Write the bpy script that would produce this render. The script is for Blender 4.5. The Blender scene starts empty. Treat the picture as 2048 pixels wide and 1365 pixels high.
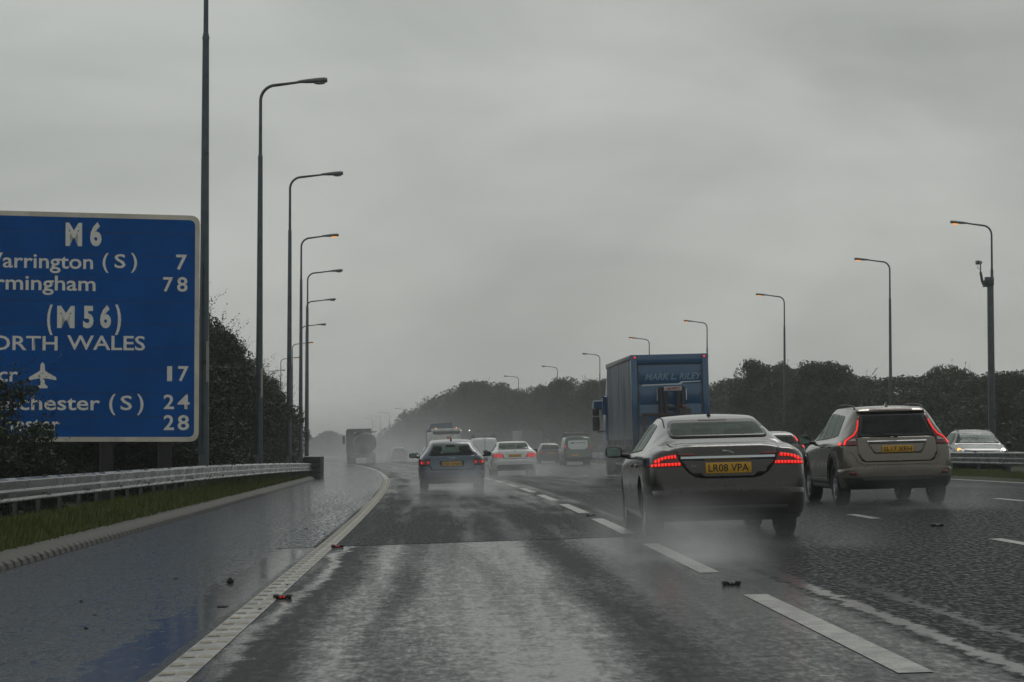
import bpy, bmesh, math, random
import numpy as np
from mathutils import Vector, Matrix
from mathutils.bvhtree import BVHTree
from mathutils.geometry import delaunay_2d_cdt

# ------------------------------------------------------------------ camera, sky, sun, exposure
SC = bpy.context.scene
COL = SC.collection
R_ = math.radians
FPX = 4680.0                       # focal length in pixels of the 2048 px wide photograph
CAM_Z = 1.18
cam_data = bpy.data.cameras.new('camera')
cam = bpy.data.objects.new('camera', cam_data)
COL.objects.link(cam)
cam_data.sensor_width = 36.0
cam_data.lens = 36.0 * FPX / 2048.0
cam_data.clip_start = 0.2
cam_data.clip_end = 9000.0
cam.location = (0, 0, CAM_Z)
PITCH = math.atan((890 - 682.5) / FPX)
YAW = math.atan((1024 - 892) / FPX)
cam.rotation_euler = (math.pi / 2 + PITCH, 0.0, -YAW)
SC.camera = cam
SC.render.engine = 'CYCLES'
SC.cycles.max_bounces = 6
SC.cycles.diffuse_bounces = 2
SC.cycles.glossy_bounces = 3
SC.cycles.transmission_bounces = 4
SC.cycles.transparent_max_bounces = 8
SC.cycles.volume_bounces = 1
SC.cycles.use_denoising = True
SC.cycles.sample_clamp_indirect = 4.0
SC.cycles.use_adaptive_sampling = True
SC.cycles.adaptive_threshold = 0.02
SC.cycles.caustics_reflective = False
SC.cycles.caustics_refractive = False
SC.cycles.volume_max_steps = 256
SC.view_settings.view_transform = 'Standard'
SC.view_settings.look = 'None'
SC.view_settings.exposure = 0.0
SC.view_settings.gamma = 1.0

SUN_EL, SUN_AZ = R_(48), R_(20)    # behind thick cloud, ahead and a little right
sun_d = bpy.data.lights.new('sun', 'SUN')
sun_d.energy = 0.5
sun_d.angle = R_(25)
sun_d.color = (1.0, 0.97, 0.93)
sun = bpy.data.objects.new('sun', sun_d)
COL.objects.link(sun)
sun.rotation_euler = (math.pi / 2 - SUN_EL, 0, math.pi - SUN_AZ)


class NT:
    """small helper for node trees"""
    def __init__(self, tree):
        self.t = tree
        self.n = tree.nodes
        self.l = tree.links

    def node(self, typ, **kw):
        nd = self.n.new(typ)
        for k, v in kw.items():
            if k.startswith('_'):
                setattr(nd, k[1:], v)
            else:
                key = k.replace('__', ' ')
                self.set(nd, key, v)
        return nd

    def set(self, nd, key, v):
        s = nd.inputs[int(key[1:])] if (key[0] == 'i' and key[1:].isdigit()) else nd.inputs[key]
        if isinstance(v, bpy.types.NodeSocket):
            self.l.new(v, s)
        else:
            s.default_value = v

    def math(self, op, a, b=0.0, c=0.0, clamp=False):
        nd = self.n.new('ShaderNodeMath')
        nd.operation = op
        nd.use_clamp = clamp
        for i, v in enumerate((a, b, c)):
            if isinstance(v, bpy.types.NodeSocket):
                self.l.new(v, nd.inputs[i])
            else:
                nd.inputs[i].default_value = v
        return nd.outputs[0]

    def mix(self, fac, a, b):
        nd = self.n.new('ShaderNodeMix')
        nd.data_type = 'RGBA'
        for k, v in ((0, fac), (6, a), (7, b)):
            if isinstance(v, bpy.types.NodeSocket):
                self.l.new(v, nd.inputs[k])
            else:
                nd.inputs[k].default_value = v
        return nd.outputs[2]

    def mixf(self, fac, a, b):
        # a + fac*(b-a)
        return self.math('ADD', a, self.math('MULTIPLY', fac, self.math('SUBTRACT', b, a)))

    def noise(self, vec, scale, detail=2.0, rough=0.5, dist=0.0):
        nd = self.n.new('ShaderNodeTexNoise')
        if vec is not None:
            self.l.new(vec, nd.inputs['Vector'])
        nd.inputs['Scale'].default_value = scale
        nd.inputs['Detail'].default_value = detail
        nd.inputs['Roughness'].default_value = rough
        nd.inputs['Distortion'].default_value = dist
        return nd.outputs['Fac']

    def mapping(self, vec, scale=(1, 1, 1), loc=(0, 0, 0)):
        nd = self.n.new('ShaderNodeMapping')
        self.l.new(vec, nd.inputs['Vector'])
        nd.inputs['Scale'].default_value = scale
        nd.inputs['Location'].default_value = loc
        return nd.outputs[0]

    def step(self, v, lo, hi, out0=0.0, out1=1.0, smooth=True):
        nd = self.n.new('ShaderNodeMapRange')
        nd.interpolation_type = 'SMOOTHSTEP' if smooth else 'LINEAR'
        nd.clamp = True
        self.l.new(v, nd.inputs['Value'])
        for k, x in (('From Min', lo), ('From Max', hi), ('To Min', out0), ('To Max', out1)):
            nd.inputs[k].default_value = x
        return nd.outputs['Result']


world = bpy.data.worlds.new("World")
SC.world = world
world.use_nodes = True
w = NT(world.node_tree)
w.n.clear()
sky_t = w.n.new('ShaderNodeTexSky')
sky_t.sky_type = 'NISHITA'
sky_t.sun_disc = False
sky_t.sun_elevation = SUN_EL
sky_t.sun_rotation = SUN_AZ
sky_t.air_density = 1.0
sky_t.dust_density = 4.0
tc = w.n.new('ShaderNodeTexCoord')
mp = w.mapping(tc.outputs['Generated'], (1.0, 1.0, 1.7), (0.30, 0.10, 0.55))
c1 = w.noise(mp, 4.2, 4.0, 0.50, 0.7)
mp2 = w.mapping(tc.outputs['Generated'], (1.0, 0.8, 3.4), (2.0, 0.0, 0.2))
c2 = w.noise(mp2, 6.5, 4.0, 0.5, 0.5)
cl = w.math('ADD', w.math('MULTIPLY', c1, 0.62), w.math('MULTIPLY', c2, 0.38))
cf = w.step(cl, 0.28, 0.64, 0.0, 1.0, smooth=False)
grey = w.mix(cf, (2.80, 3.00, 2.88, 1), (4.85, 5.08, 4.84, 1))
skycol = w.mix(0.93, sky_t.outputs[0], grey)
bg = w.node('ShaderNodeBackground', Color=skycol, Strength=0.10)
wo = w.n.new('ShaderNodeOutputWorld')
w.l.new(bg.outputs[0], wo.inputs['Surface'])


# ------------------------------------------------------------------ the road's own geometry
def xc(d):
    """lateral offset of the road's centre reference at distance d (it bends left)"""
    return 0.0 if d < 25 else -(d - 25.0) ** 2 / 5000.0


def slope(d):
    return 0.0 if d < 25 else -(d - 25.0) / 2500.0


def drop(d):
    if d < 30:
        return 0.0
    if d < 107:
        return -4.3e-5 * (d - 30) ** 2
    return -0.255 - 0.0031 * (d - 107)


KERB = -4.55


def prof(rel):
    """height of the ground across the road (rel = metres right of the reference)"""
    if rel < -9.0:
        return prof(-9.0) + 0.02 * min(-9.0 - rel, 31.0)
    if rel < KERB - 0.14:
        k = KERB - 0.30 - rel                      # metres behind the kerb
        if k < 0:
            return 0.026 * KERB + 0.10
        if k < 0.45:
            return 0.026 * KERB + 0.10 + 0.20 * (k / 0.45) ** 1.0
        if k < 1.6:
            return 0.026 * KERB + 0.30 - 0.34 * (k - 0.45) / 1.15
        return 0.026 * KERB - 0.04
    if rel < 13.45:
        return 0.026 * rel
    if rel < 16.0:
        return 0.35 + 0.06
    if rel < 30.5:
        return 0.35 - 0.026 * (rel - 16.0)
    if rel < 34.0:
        return 0.0
    if rel < 60:
        return 0.07 * (rel - 34.0)
    return 1.82


def flat(d):
    """level of the kerb top, from which the barrier's height is taken"""
    return 0.026 * KERB + 0.10 + drop(d)


def gz(rel, d):
    return prof(rel) + drop(d)


def RP(rel, d, h=0.0):
    return Vector((xc(d) + rel, d, gz(rel, d) + h))


CAM_R = cam.rotation_euler.to_matrix()


def at(px, py, d):
    """the point seen at photograph pixel (px, py) at forward distance d"""
    v = CAM_R @ Vector(((px - 1024.0) / FPX, (682.5 - py) / FPX, -1.0))
    v = v * (d / v.y)
    return Vector((v.x, v.y, v.z + CAM_Z))


# ------------------------------------------------------------------ object helpers
def tag(o, label=None, cat=None, group=None, kind=None):
    if label:
        o['label'] = label
    if cat:
        o['category'] = cat
    if group:
        o['group'] = group
    if kind:
        o['kind'] = kind
    return o


def empty(name, loc, rz=0.0, rx=0.0, ry=0.0):
    o = bpy.data.objects.new(name, None)
    COL.objects.link(o)
    o.location = loc
    o.rotation_euler = (rx, ry, rz)
    return o


class MB:
    """collects faces, then links them as one mesh object"""
    def __init__(self):
        self.v = []
        self.f = []
        self.m = []
        self.s = []

    def add(self, vs, fs, mi=0, smooth=False):
        b = len(self.v)
        self.v.extend([tuple(p) for p in vs])
        for f in fs:
            self.f.append([i + b for i in f])
            self.m.append(mi)
            self.s.append(smooth)

    def box(self, lo, hi, mi=0, M=None):
        x0, y0, z0 = lo
        x1, y1, z1 = hi
        vs = [Vector(p) for p in ((x0, y0, z0), (x1, y0, z0), (x1, y1, z0), (x0, y1, z0), (x0, y0, z1), (x1, y0, z1), (x1, y1, z1), (x0, y1, z1))]
        if M is not None:
            vs = [M @ p for p in vs]
        self.add(vs, [(0, 3, 2, 1), (4, 5, 6, 7), (0, 1, 5, 4), (1, 2, 6, 5), (2, 3, 7, 6), (3, 0, 4, 7)], mi)

    def bbox(self, lo, hi, r=0.03, mi=0, M=None, seg=2):
        """a box with rounded edges"""
        bm = bmesh.new()
        bmesh.ops.create_cube(bm, size=1.0)
        c = [(lo[i] + hi[i]) / 2 for i in range(3)]
        s = [hi[i] - lo[i] for i in range(3)]
        for v in bm.verts:
            v.co = Vector([v.co[i] * s[i] + c[i] for i in range(3)])
        r = min(r, min(s) * 0.45)
        bmesh.ops.bevel(bm, geom=list(bm.edges), offset=r, segments=seg, profile=0.5, affect='EDGES')
        self.bm(bm, mi, M, True)

    def bm(self, bm, mi=0, M=None, smooth=False):
        bm.verts.ensure_lookup_table()
        idx = {v: i for i, v in enumerate(bm.verts)}
        vs = [(M @ v.co) if M is not None else v.co.copy() for v in bm.verts]
        self.add(vs, [[idx[v] for v in f.verts] for f in bm.faces], mi, smooth)
        bm.free()

    def tube(self, pts, rad, n=10, mi=0, cap=True, smooth=True):
        pts = [Vector(p) for p in pts]
        if not hasattr(rad, '__len__'):
            rad = [rad] * len(pts)
        rings = []
        prev = None
        for i, p in enumerate(pts):
            if i == 0:
                t = pts[1] - pts[0]
            elif i == len(pts) - 1:
                t = pts[-1] - pts[-2]
            else:
                t = (pts[i + 1] - pts[i]).normalized() + (pts[i] - pts[i - 1]).normalized()
            t = t.normalized()
            if prev is None:
                a = Vector((0, 0, 1)) if abs(t.z) < 0.9 else Vector((1, 0, 0))
                u = t.cross(a).normalized()
            else:
                u = (prev - t * prev.dot(t)).normalized()
            prev = u
            vv = t.cross(u)
            rings.append([p + (u * math.cos(2 * math.pi * k / n) + vv * math.sin(2 * math.pi * k / n)) * rad[i] for k in range(n)])
        vs = [q for r in rings for q in r]
        fs = []
        for i in range(len(rings) - 1):
            for k in range(n):
                fs.append((i * n + k, i * n + (k + 1) % n, (i + 1) * n + (k + 1) % n, (i + 1) * n + k))
        self.add(vs, fs, mi, smooth)
        if cap:
            self.add(rings[0], [list(range(n))[::-1]], mi)
            self.add(rings[-1], [list(range(n))], mi)

    def lathe(self, prof_, axis='x', c=(0, 0, 0), n=28, mi=0, smooth=True):
        """prof_: (a along the axis, r)"""
        c = Vector(c)
        vs = []
        for a, r in prof_:
            for k in range(n):
                t = 2 * math.pi * k / n
                if axis == 'x':
                    vs.append(c + Vector((a, r * math.cos(t), r * math.sin(t))))
                elif axis == 'y':
                    vs.append(c + Vector((r * math.cos(t), a, r * math.sin(t))))
                else:
                    vs.append(c + Vector((r * math.cos(t), r * math.sin(t), a)))
        fs = []
        for i in range(len(prof_) - 1):
            for k in range(n):
                fs.append((i * n + k, i * n + (k + 1) % n, (i + 1) * n + (k + 1) % n, (i + 1) * n + k))
        self.add(vs, fs, mi, smooth)

    def prism(self, poly, a0, a1, axis='y', mi=0):
        """poly in the two other axes, extruded from a0 to a1"""
        n = len(poly)

        def P(q, a):
            if axis == 'y':
                return (q[0], a, q[1])
            if axis == 'x':
                return (a, q[0], q[1])
            return (q[0], q[1], a)
        vs = [P(q, a0) for q in poly] + [P(q, a1) for q in poly]
        fs = [list(range(n)), list(range(n, 2 * n))[::-1]] + [(i, i + n, (i + 1) % n + n, (i + 1) % n) for i in range(n)]
        self.add(vs, fs, mi)

    def build(self, name, mats, parent=None, loc=None, recalc=False):
        me = bpy.data.meshes.new(name)
        me.from_pydata(self.v, [], self.f)
        if not isinstance(mats, (list, tuple)):
            mats = [mats]
        for m in mats:
            me.materials.append(m)
        me.polygons.foreach_set('material_index', self.m)
        me.polygons.foreach_set('use_smooth', self.s)
        if recalc:
            bm = bmesh.new()
            bm.from_mesh(me)
            bmesh.ops.recalc_face_normals(bm, faces=bm.faces)
            bm.to_mesh(me)
            bm.free()
        me.update()
        o = bpy.data.objects.new(name, me)
        COL.objects.link(o)
        if parent is not None:
            o.parent = parent
        if loc is not None:
            o.location = loc
        return o


def children(o):
    return [c for c in ALLOBJ() if c.parent == o]


def ALLOBJ():
    return list(COL.objects)


def copy_tree(o, kids, parent=None):
    c = o.copy()
    COL.objects.link(c)
    if parent is not None:
        c.parent = parent
    for ch in kids.get(o, ()):
        copy_tree(ch, kids, c)
    return c


def kid_map(o):
    out = {}
    todo = [o]
    while todo:
        q = todo.pop()
        ch = [c for c in COL.objects if c.parent == q]
        if ch:
            out[q] = ch
            todo += ch
    return out


# ------------------------------------------------------------------ materials
def new_mat(name):
    m = bpy.data.materials.new(name)
    m.use_nodes = True
    t = NT(m.node_tree)
    bs = t.n['Principled BSDF']
    return m, t, bs


def simple(name, col, rough=0.5, metal=0.0, spec=0.5, coat=0.0, var=0.0, vscale=6.0, bump=0.0, bscale=40.0):
    m, t, b = new_mat(name)
    c4 = (col[0], col[1], col[2], 1)
    b.inputs['Base Color'].default_value = c4
    b.inputs['Roughness'].default_value = rough
    b.inputs['Metallic'].default_value = metal
    b.inputs['Specular IOR Level'].default_value = spec
    b.inputs['Coat Weight'].default_value = coat
    b.inputs['Coat Roughness'].default_value = 0.08
    if var > 0 or bump > 0:
        tc_ = t.n.new('ShaderNodeTexCoord')
    if var > 0:
        f = t.noise(tc_.outputs['Object'], vscale, 5.0, 0.6)
        lo = tuple(max(0, x * (1 - var)) for x in col) + (1,)
        hi = tuple(x * (1 + var) for x in col) + (1,)
        t.l.new(t.mix(t.step(f, 0.3, 0.7), lo, hi), b.inputs['Base Color'])
        t.l.new(t.step(f, 0.3, 0.7, max(0.02, rough - 0.12), min(1, rough + 0.12)), b.inputs['Roughness'])
    if bump > 0:
        f = t.noise(tc_.outputs['Object'], bscale, 4.0, 0.6)
        bp = t.node('ShaderNodeBump', Strength=bump, Distance=0.02, Height=f)
        t.l.new(bp.outputs[0], b.inputs['Normal'])
    return m


def paint(name, col, metal=0.35, rough=0.32, dirt=0.5, dirtcol=(0.035, 0.033, 0.03), zr=(0.22, 0.82)):
    """wet car paint, road film thickest low on the body"""
    m, t, b = new_mat(name)
    tc_ = t.n.new('ShaderNodeTexCoord')
    sep = t.n.new('ShaderNodeSeparateXYZ')
    t.l.new(tc_.outputs['Object'], sep.inputs[0])
    n1 = t.noise(t.mapping(tc_.outputs['Object'], (1, 1, 0.6)), 3.2, 5.0, 0.62)
    n2 = t.noise(t.mapping(tc_.outputs['Object'], (1, 1, 0.25)), 16.0, 4.0, 0.6)
    hgt = t.math('ADD', sep.outputs['Z'], t.math('MULTIPLY', t.math('SUBTRACT', n1, 0.5), 0.75))
    low = t.step(hgt, zr[0], zr[1], 1.0, 0.0)
    f = t.math('MULTIPLY', low, dirt)
    f = t.math('ADD', f, t.math('MULTIPLY', t.step(n2, 0.52, 0.72), dirt * 0.08), clamp=True)
    t.l.new(t.mix(f, (col[0], col[1], col[2], 1), (dirtcol[0], dirtcol[1], dirtcol[2], 1)), b.inputs['Base Color'])
    t.l.new(t.mixf(f, metal, 0.0), b.inputs['Metallic'])
    t.l.new(t.mixf(f, rough, 0.62), b.inputs['Roughness'])
    t.l.new(t.mixf(f, 1.0, 0.15), b.inputs['Coat Weight'])
    b.inputs['Coat Roughness'].default_value = 0.06
    dr = t.noise(tc_.outputs['Object'], 55.0, 3.0, 0.6)
    bp = t.node('ShaderNodeBump', Strength=0.09, Distance=0.01, Height=dr)
    t.l.new(bp.outputs[0], b.inputs['Coat Normal'])
    # inside of the shell is dark trim
    geo = t.n.new('ShaderNodeNewGeometry')
    trim = t.node('ShaderNodeBsdfDiffuse', Color=(0.02, 0.02, 0.022, 1))
    mx = t.n.new('ShaderNodeMixShader')
    t.l.new(geo.outputs['Backfacing'], mx.inputs[0])
    t.l.new(b.outputs[0], mx.inputs[1])
    t.l.new(trim.outputs[0], mx.inputs[2])
    t.l.new(mx.outputs[0], t.n['Material Output'].inputs['Surface'])
    return m


def glass_mat(name, tint=(0.52, 0.64, 0.60), rough=0.04):
    m = bpy.data.materials.new(name)
    m.use_nodes = True
    t = NT(m.node_tree)
    t.n.clear()
    out = t.n.new('ShaderNodeOutputMaterial')
    tr = t.node('ShaderNodeBsdfTransparent', Color=(tint[0], tint[1], tint[2], 1))
    gl = t.node('ShaderNodeBsdfGlossy', Color=(0.42, 0.48, 0.46, 1), Roughness=rough)
    lw = t.node('ShaderNodeLayerWeight', Blend=.5)
    fr_ = t.math('ADD', t.math('MULTIPLY', t.math('POWER', lw.outputs['Facing'], 5.0), .95), .05)
    tc_ = t.n.new('ShaderNodeTexCoord')
    dr = t.noise(tc_.outputs['Object'], 70.0, 3.0, 0.6)
    bp = t.node('ShaderNodeBump', Strength=0.05, Distance=0.01, Height=dr)
    t.l.new(bp.outputs[0], gl.inputs['Normal'])
    # a film of rain makes the pane faintly milky in places
    film = t.node('ShaderNodeBsdfDiffuse', Color=(0.10, 0.11, 0.11, 1))
    n = t.noise(t.mapping(tc_.outputs['Object'], (1, 1, 0.5)), 9.0, 5.0, 0.65)
    m1 = t.n.new('ShaderNodeMixShader')
    t.l.new(t.step(n, 0.35, 0.75, 0.03, 0.22), m1.inputs[0])
    t.l.new(tr.outputs[0], m1.inputs[1])
    t.l.new(film.outputs[0], m1.inputs[2])
    m2 = t.n.new('ShaderNodeMixShader')
    t.l.new(fr_, m2.inputs[0])
    t.l.new(m1.outputs[0], m2.inputs[1])
    t.l.new(gl.outputs[0], m2.inputs[2])
    t.l.new(m2.outputs[0], out.inputs['Surface'])
    return m


def emis(name, col, strength, base=(0.2, 0.01, 0.01), cells=0.0):
    m, t, b = new_mat(name)
    b.inputs['Base Color'].default_value = (base[0], base[1], base[2], 1)
    b.inputs['Roughness'].default_value = 0.2
    b.inputs['Emission Color'].default_value = (col[0], col[1], col[2], 1)
    b.inputs['Emission Strength'].default_value = strength
    if cells > 0:
        tc_ = t.n.new('ShaderNodeTexCoord')
        sep = t.n.new('ShaderNodeSeparateXYZ')
        t.l.new(tc_.outputs['Object'], sep.inputs[0])
        s = t.math('SINE', t.math('MULTIPLY', sep.outputs['X'], cells * 2 * math.pi))
        t.l.new(t.step(s, -0.7, 0.4, strength * 0.22, strength), b.inputs['Emission Strength'])
    return m


M = {}
M['black'] = simple('black_plastic', (0.012, 0.012, 0.013), 0.5)
M['trim'] = simple('dark_trim', (0.02, 0.02, 0.022), 0.7)
M['cloth'] = simple('seat_cloth', (0.03, 0.03, 0.033), 0.85)
M['tyre'] = simple('tyre_rubber', (0.014, 0.014, 0.015), 0.6, bump=0.2, bscale=30)
M['alloy'] = simple('alloy_rim', (0.25, 0.25, 0.26), 0.35, 0.8, var=0.3, vscale=12)
M['chrome'] = simple('chrome', (0.55, 0.57, 0.59), 0.22, 1.0)
M['glass'] = glass_mat('car_glass')
M['glass_dark'] = glass_mat('privacy_glass', (0.10, 0.13, 0.13), 0.06)
M['frit'] = simple('window_edge', (0.008, 0.008, 0.009), 0.25)
M['red_on'] = emis('tail_lamp_lit', (1.0, 0.028, 0.018), 1.15, cells=26)
M['red_led'] = emis('lamp_led_lit', (1.0, 0.025, 0.018), 1.0)
M['red_dim'] = emis('tail_lamp_glow', (1.0, 0.03, 0.03), 0.12, base=(0.16, 0.008, 0.01))
M['red_off'] = simple('tail_lamp_red', (0.13, 0.008, 0.01), 0.15, coat=0.6)
M['red_pale'] = emis('tail_lamp_rain', (1.0, 0.10, 0.10), 0.30, base=(0.42, 0.05, 0.06))
M['lens_dark'] = simple('lamp_smoked', (0.03, 0.008, 0.01), 0.15, coat=0.6)
M['lens_clear'] = simple('lamp_clear', (0.32, 0.30, 0.32), 0.15, coat=0.6)
M['plate'] = simple('plate_yellow', (0.62, 0.34, 0.025), 0.45, var=0.12, vscale=20)
M['ink'] = simple('plate_letters', (0.012, 0.011, 0.01), 0.5)
M['dark_red'] = simple('dark_red', (0.07, 0.012, 0.012), 0.3)
M['head_on'] = emis('headlamp_lit', (1.0, 0.93, 0.78), 3.5, base=(0.6, 0.6, 0.6))
M['amber_on'] = emis('amber_lit', (1.0, 0.36, 0.08), 2.2, base=(0.4, 0.2, 0.05))
M['mirror_glass'] = simple('mirror_glass', (0.12, 0.16, 0.15), 0.06, 1.0)
# ------------------------------------------------------------------ ground, road, kerb, markings
rnd = random.Random(7)


def steps(a, b, segs):
    out = []
    d = a
    for lim, st in segs:
        while d < min(lim, b):
            out.append(d)
            d += st
    out.append(b)
    return out


DS = steps(-20, 1600, ((60, 2.0), (140, 4.0), (420, 8.0), (1600, 40.0)))


def sheet(name, rels, ds, mat, h=0.0, zf=None, smooth=True):
    """a sheet following the road; uv = (metres across, metres along)"""
    vs, fs, uv = [], [], []
    n = len(rels)
    for d in ds:
        for r in rels:
            z = (zf(r, d) if zf else gz(r, d)) + h
            vs.append((xc(d) + r, d, z))
            uv.append((r, d))
    for i in range(len(ds) - 1):
        for k in range(n - 1):
            fs.append((i * n + k, i * n + k + 1, (i + 1) * n + k + 1, (i + 1) * n + k))
    me = bpy.data.meshes.new(name)
    me.from_pydata(vs, [], fs)
    ul = me.uv_layers.new(name='UVMap')
    for li, l in enumerate(me.loops):
        ul.data[li].uv = uv[l.vertex_index]
    me.materials.append(mat)
    me.polygons.foreach_set('use_smooth', [smooth] * len(me.polygons))
    o = bpy.data.objects.new(name, me)
    COL.objects.link(o)
    return o


def road_material():
    m, t, b = new_mat('wet_asphalt')
    uvn = t.n.new('ShaderNodeUVMap')
    uvn.uv_map = 'UVMap'
    sep = t.n.new('ShaderNodeSeparateXYZ')
    t.l.new(uvn.outputs[0], sep.inputs[0])
    u, v = sep.outputs['X'], sep.outputs['Y']
    P = uvn.outputs[0]

    wob = t.math('MULTIPLY', t.math('SUBTRACT', t.noise(t.mapping(P, (.6, .11, 1), (8, 5, 0)), 1.0, 3.0, .6), .5), .62)
    wob = t.math('ADD', wob, t.math('MULTIPLY', t.math('SUBTRACT', t.noise(t.mapping(P, (3.5, 2.2, 1), (1, 9, 0)), 1.0, 5.0, .7), .5), .36))
    ub = t.math('ADD', u, wob)

    def band(c, w0, w1, k):
        return t.math('MULTIPLY', t.step(t.math('ABSOLUTE', t.math('SUBTRACT', ub, c)), w0, w1, 1.0, 0.0), k)

    def mx(*a):
        r = a[0]
        for q in a[1:]:
            r = t.math('MAXIMUM', r, q)
        return r
    # --- which surfacing: an older smooth course in the first lane up to a transverse joint, coarse open asphalt to its right
    edgew = t.math('MULTIPLY', t.math('SUBTRACT', t.noise(t.mapping(P, (1, .5, 1)), 5.0, 4.0, .7), .5), .30)
    uj = t.math('ADD', u, edgew)
    joint = t.math('ADD', t.math('MULTIPLY', u, .16), 28.2)
    right = t.step(uj, 2.62, 2.78)
    shoulder = t.step(t.math('ADD', u, t.math('MULTIPLY', edgew, .3)), -1.62, -1.56, 1.0, 0.0)
    old = t.step(t.math('SUBTRACT', v, joint), -.03, .05, 1.0, 0.0)
    lane = t.math('MULTIPLY', t.math('SUBTRACT', 1.0, right), t.math('SUBTRACT', 1.0, shoulder))
    oldlane = t.math('MULTIPLY', lane, old)
    # --- noises: long streaks, ragged short ripples, broad patches, chipping-sized specks
    streak = t.noise(t.mapping(P, (1.9, .075, 1), (3, 1, 0)), 1.0, 5.0, .62, .25)
    ripple = t.noise(t.mapping(P, (8.5, 3.4, 1)), 1.0, 6.0, .74)
    patch = t.noise(t.mapping(P, (.55, .16, 1), (5, 2, 0)), 1.0, 5.0, .6)
    speck = t.noise(t.mapping(P, (22, 7.5, 1)), 1.0, 3.0, .65)
    speck2 = t.noise(t.mapping(P, (13, 3.0, 1), (4, 4, 0)), 1.0, 3.0, .65)
    sp = t.math('ADD', t.math('MULTIPLY', speck, .7), t.math('MULTIPLY', speck2, .3))
    rag = t.math('SUBTRACT', t.math('ADD', t.math('MULTIPLY', ripple, .62), t.math('MULTIPLY', speck2, .38)), .5)
    # first lane, old course: tyre bands are dark, water lies between them
    dk = mx(band(-1.02, .05, .60, .50), band(-.38, .0, .24, .20), band(1.20, .02, .60, .42), band(.16, .0, .40, .18))
    brt = mx(band(-.62, .05, .22, .22), band(.45, .25, .75, .30), band(-1.15, .02, .12, .75))
    wl = t.math('ADD', t.math('ADD', .61, t.math('SUBTRACT', brt, dk)), t.math('ADD', t.math('MULTIPLY', rag, 1.25), t.math('MULTIPLY', t.math('SUBTRACT', streak, .5), 1.25)))
    w_old = t.step(wl, .12, .86, .20, .97, smooth=False)
    # first lane past the joint: darker, wetter with distance
    wn = t.math('ADD', t.math('ADD', t.math('MULTIPLY', t.math('SUBTRACT', streak, .5), 1.5), t.math('MULTIPLY', rag, .8)), t.math('ADD', t.step(v, 29, 70, .18, .62), t.math('MULTIPLY', t.math('SUBTRACT', patch, .5), 1.2)))
    wn = t.math('SUBTRACT', wn, band(-1.0, .10, .5, .22))
    w_new = t.step(wn, .10, .72, .26, .84)
    w_lane = t.mixf(old, w_new, w_old)
    # hard shoulder: even damp film; a puddle along the edge line close to us; wet strip along the kerb farther on
    pe = t.math('ADD', u, t.math('ADD', t.math('MULTIPLY', rag, 1.1), t.math('MULTIPLY', t.math('SUBTRACT', patch, .5), .7)))
    pud = t.math('MULTIPLY', t.step(pe, -2.12, -1.92), t.step(t.math('ADD', v, t.math('MULTIPLY', edgew, 4.0)), 27.4, 28.2, 1.0, 0.0))
    kerbwet = t.math('MULTIPLY', t.step(t.math('ADD', u, t.math('MULTIPLY', t.math('SUBTRACT', patch, .5), 2.4)), -4.5, -3.6, .8, 0.0), t.step(v, 36, 62, 0.0, 1.0))
    sf = t.math('ADD', t.math('MULTIPLY', t.math('SUBTRACT', streak, .5), 1.0), t.math('ADD', t.math('MULTIPLY', rag, 1.5), t.step(v, 26, 80, .16, .55)))
    pud = t.math('MULTIPLY', pud, t.step(rag, -.22, .02, .62, .98))
    w_sh = mx(pud, kerbwet, t.step(sf, -.20, .60, .30, .86))
    # coarse outer lanes: dark, water only glints on single stones
    gl = t.step(sp, .42, .70, .09, .60)
    far = t.step(t.math('ADD', v, t.math('MULTIPLY', t.math('SUBTRACT', patch, .5), 40)), 26, 80, .02, .62)
    rgt = mx(gl, t.math('MULTIPLY', far, t.step(streak, .35, .7, .5, 1.0)))
    seam = t.math('MULTIPLY', t.step(t.math('ABSOLUTE', t.math('SUBTRACT', t.math('ADD', uj, t.math('MULTIPLY', rag, .25)), 2.84)), .03, .10, .85, 0.0), t.step(v, 17, 26, 1.0, .25))
    seam2 = t.math('MULTIPLY', t.step(t.math('ABSOLUTE', t.math('SUBTRACT', t.math('ADD', uj, t.math('MULTIPLY', rag, .5)), 3.25)), .02, .08, .6, 0.0), t.step(v, 15, 22, 1.0, .0))
    rgt = mx(rgt, seam, seam2)
    poke = t.step(t.math('ADD', t.math('MULTIPLY', speck, .75), t.math('MULTIPLY', t.noise(t.mapping(P, (40, 9, 1), (2, 2, 0)), 1.0, 2.0, .6), .25)), .42, .60, 1.0, 0.0)
    deep = t.step(wl, .55, 1.0, 1.0, .22)
    w_lane = t.math('MULTIPLY', w_lane, t.math('SUBTRACT', 1.0, t.math('MULTIPLY', poke, t.math('MULTIPLY', deep, .40))))
    spk_sh = t.step(sp, .38, .64, .20, 1.75)
    w_sh = t.math('MULTIPLY', w_sh, t.mixf(pud, spk_sh, 1.0), clamp=True)
    W_ = t.mixf(right, t.mixf(shoulder, w_lane, w_sh), rgt)
    # --- stone and binder colours
    cols = t.noise(P, 70.0, 3.0, .6)
    dark = t.mix(cols, (.014, .016, .018, 1), (.044, .048, .053, 1))
    shcol = t.mix(cols, (.046, .054, .062, 1), (.115, .128, .142, 1))
    oldcol = t.mix(cols, (.030, .034, .036, 1), (.080, .085, .088, 1))
    base = t.mix(oldlane, t.mix(shoulder, dark, shcol), oldcol)
    js = t.math('MULTIPLY', t.step(t.math('ABSOLUTE', t.math('SUBTRACT', v, t.math('ADD', joint, .06))), .03, .12, .75, 0.0), t.math('MULTIPLY', t.math('SUBTRACT', 1.0, right), t.step(u, -2.1, -1.9)))
    base = t.mix(t.math('MULTIPLY', js, .9), base, (.008, .008, .009, 1))
    W_ = t.math('MULTIPLY', W_, t.math('SUBTRACT', 1.0, t.math('MULTIPLY', js, .9)))
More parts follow.
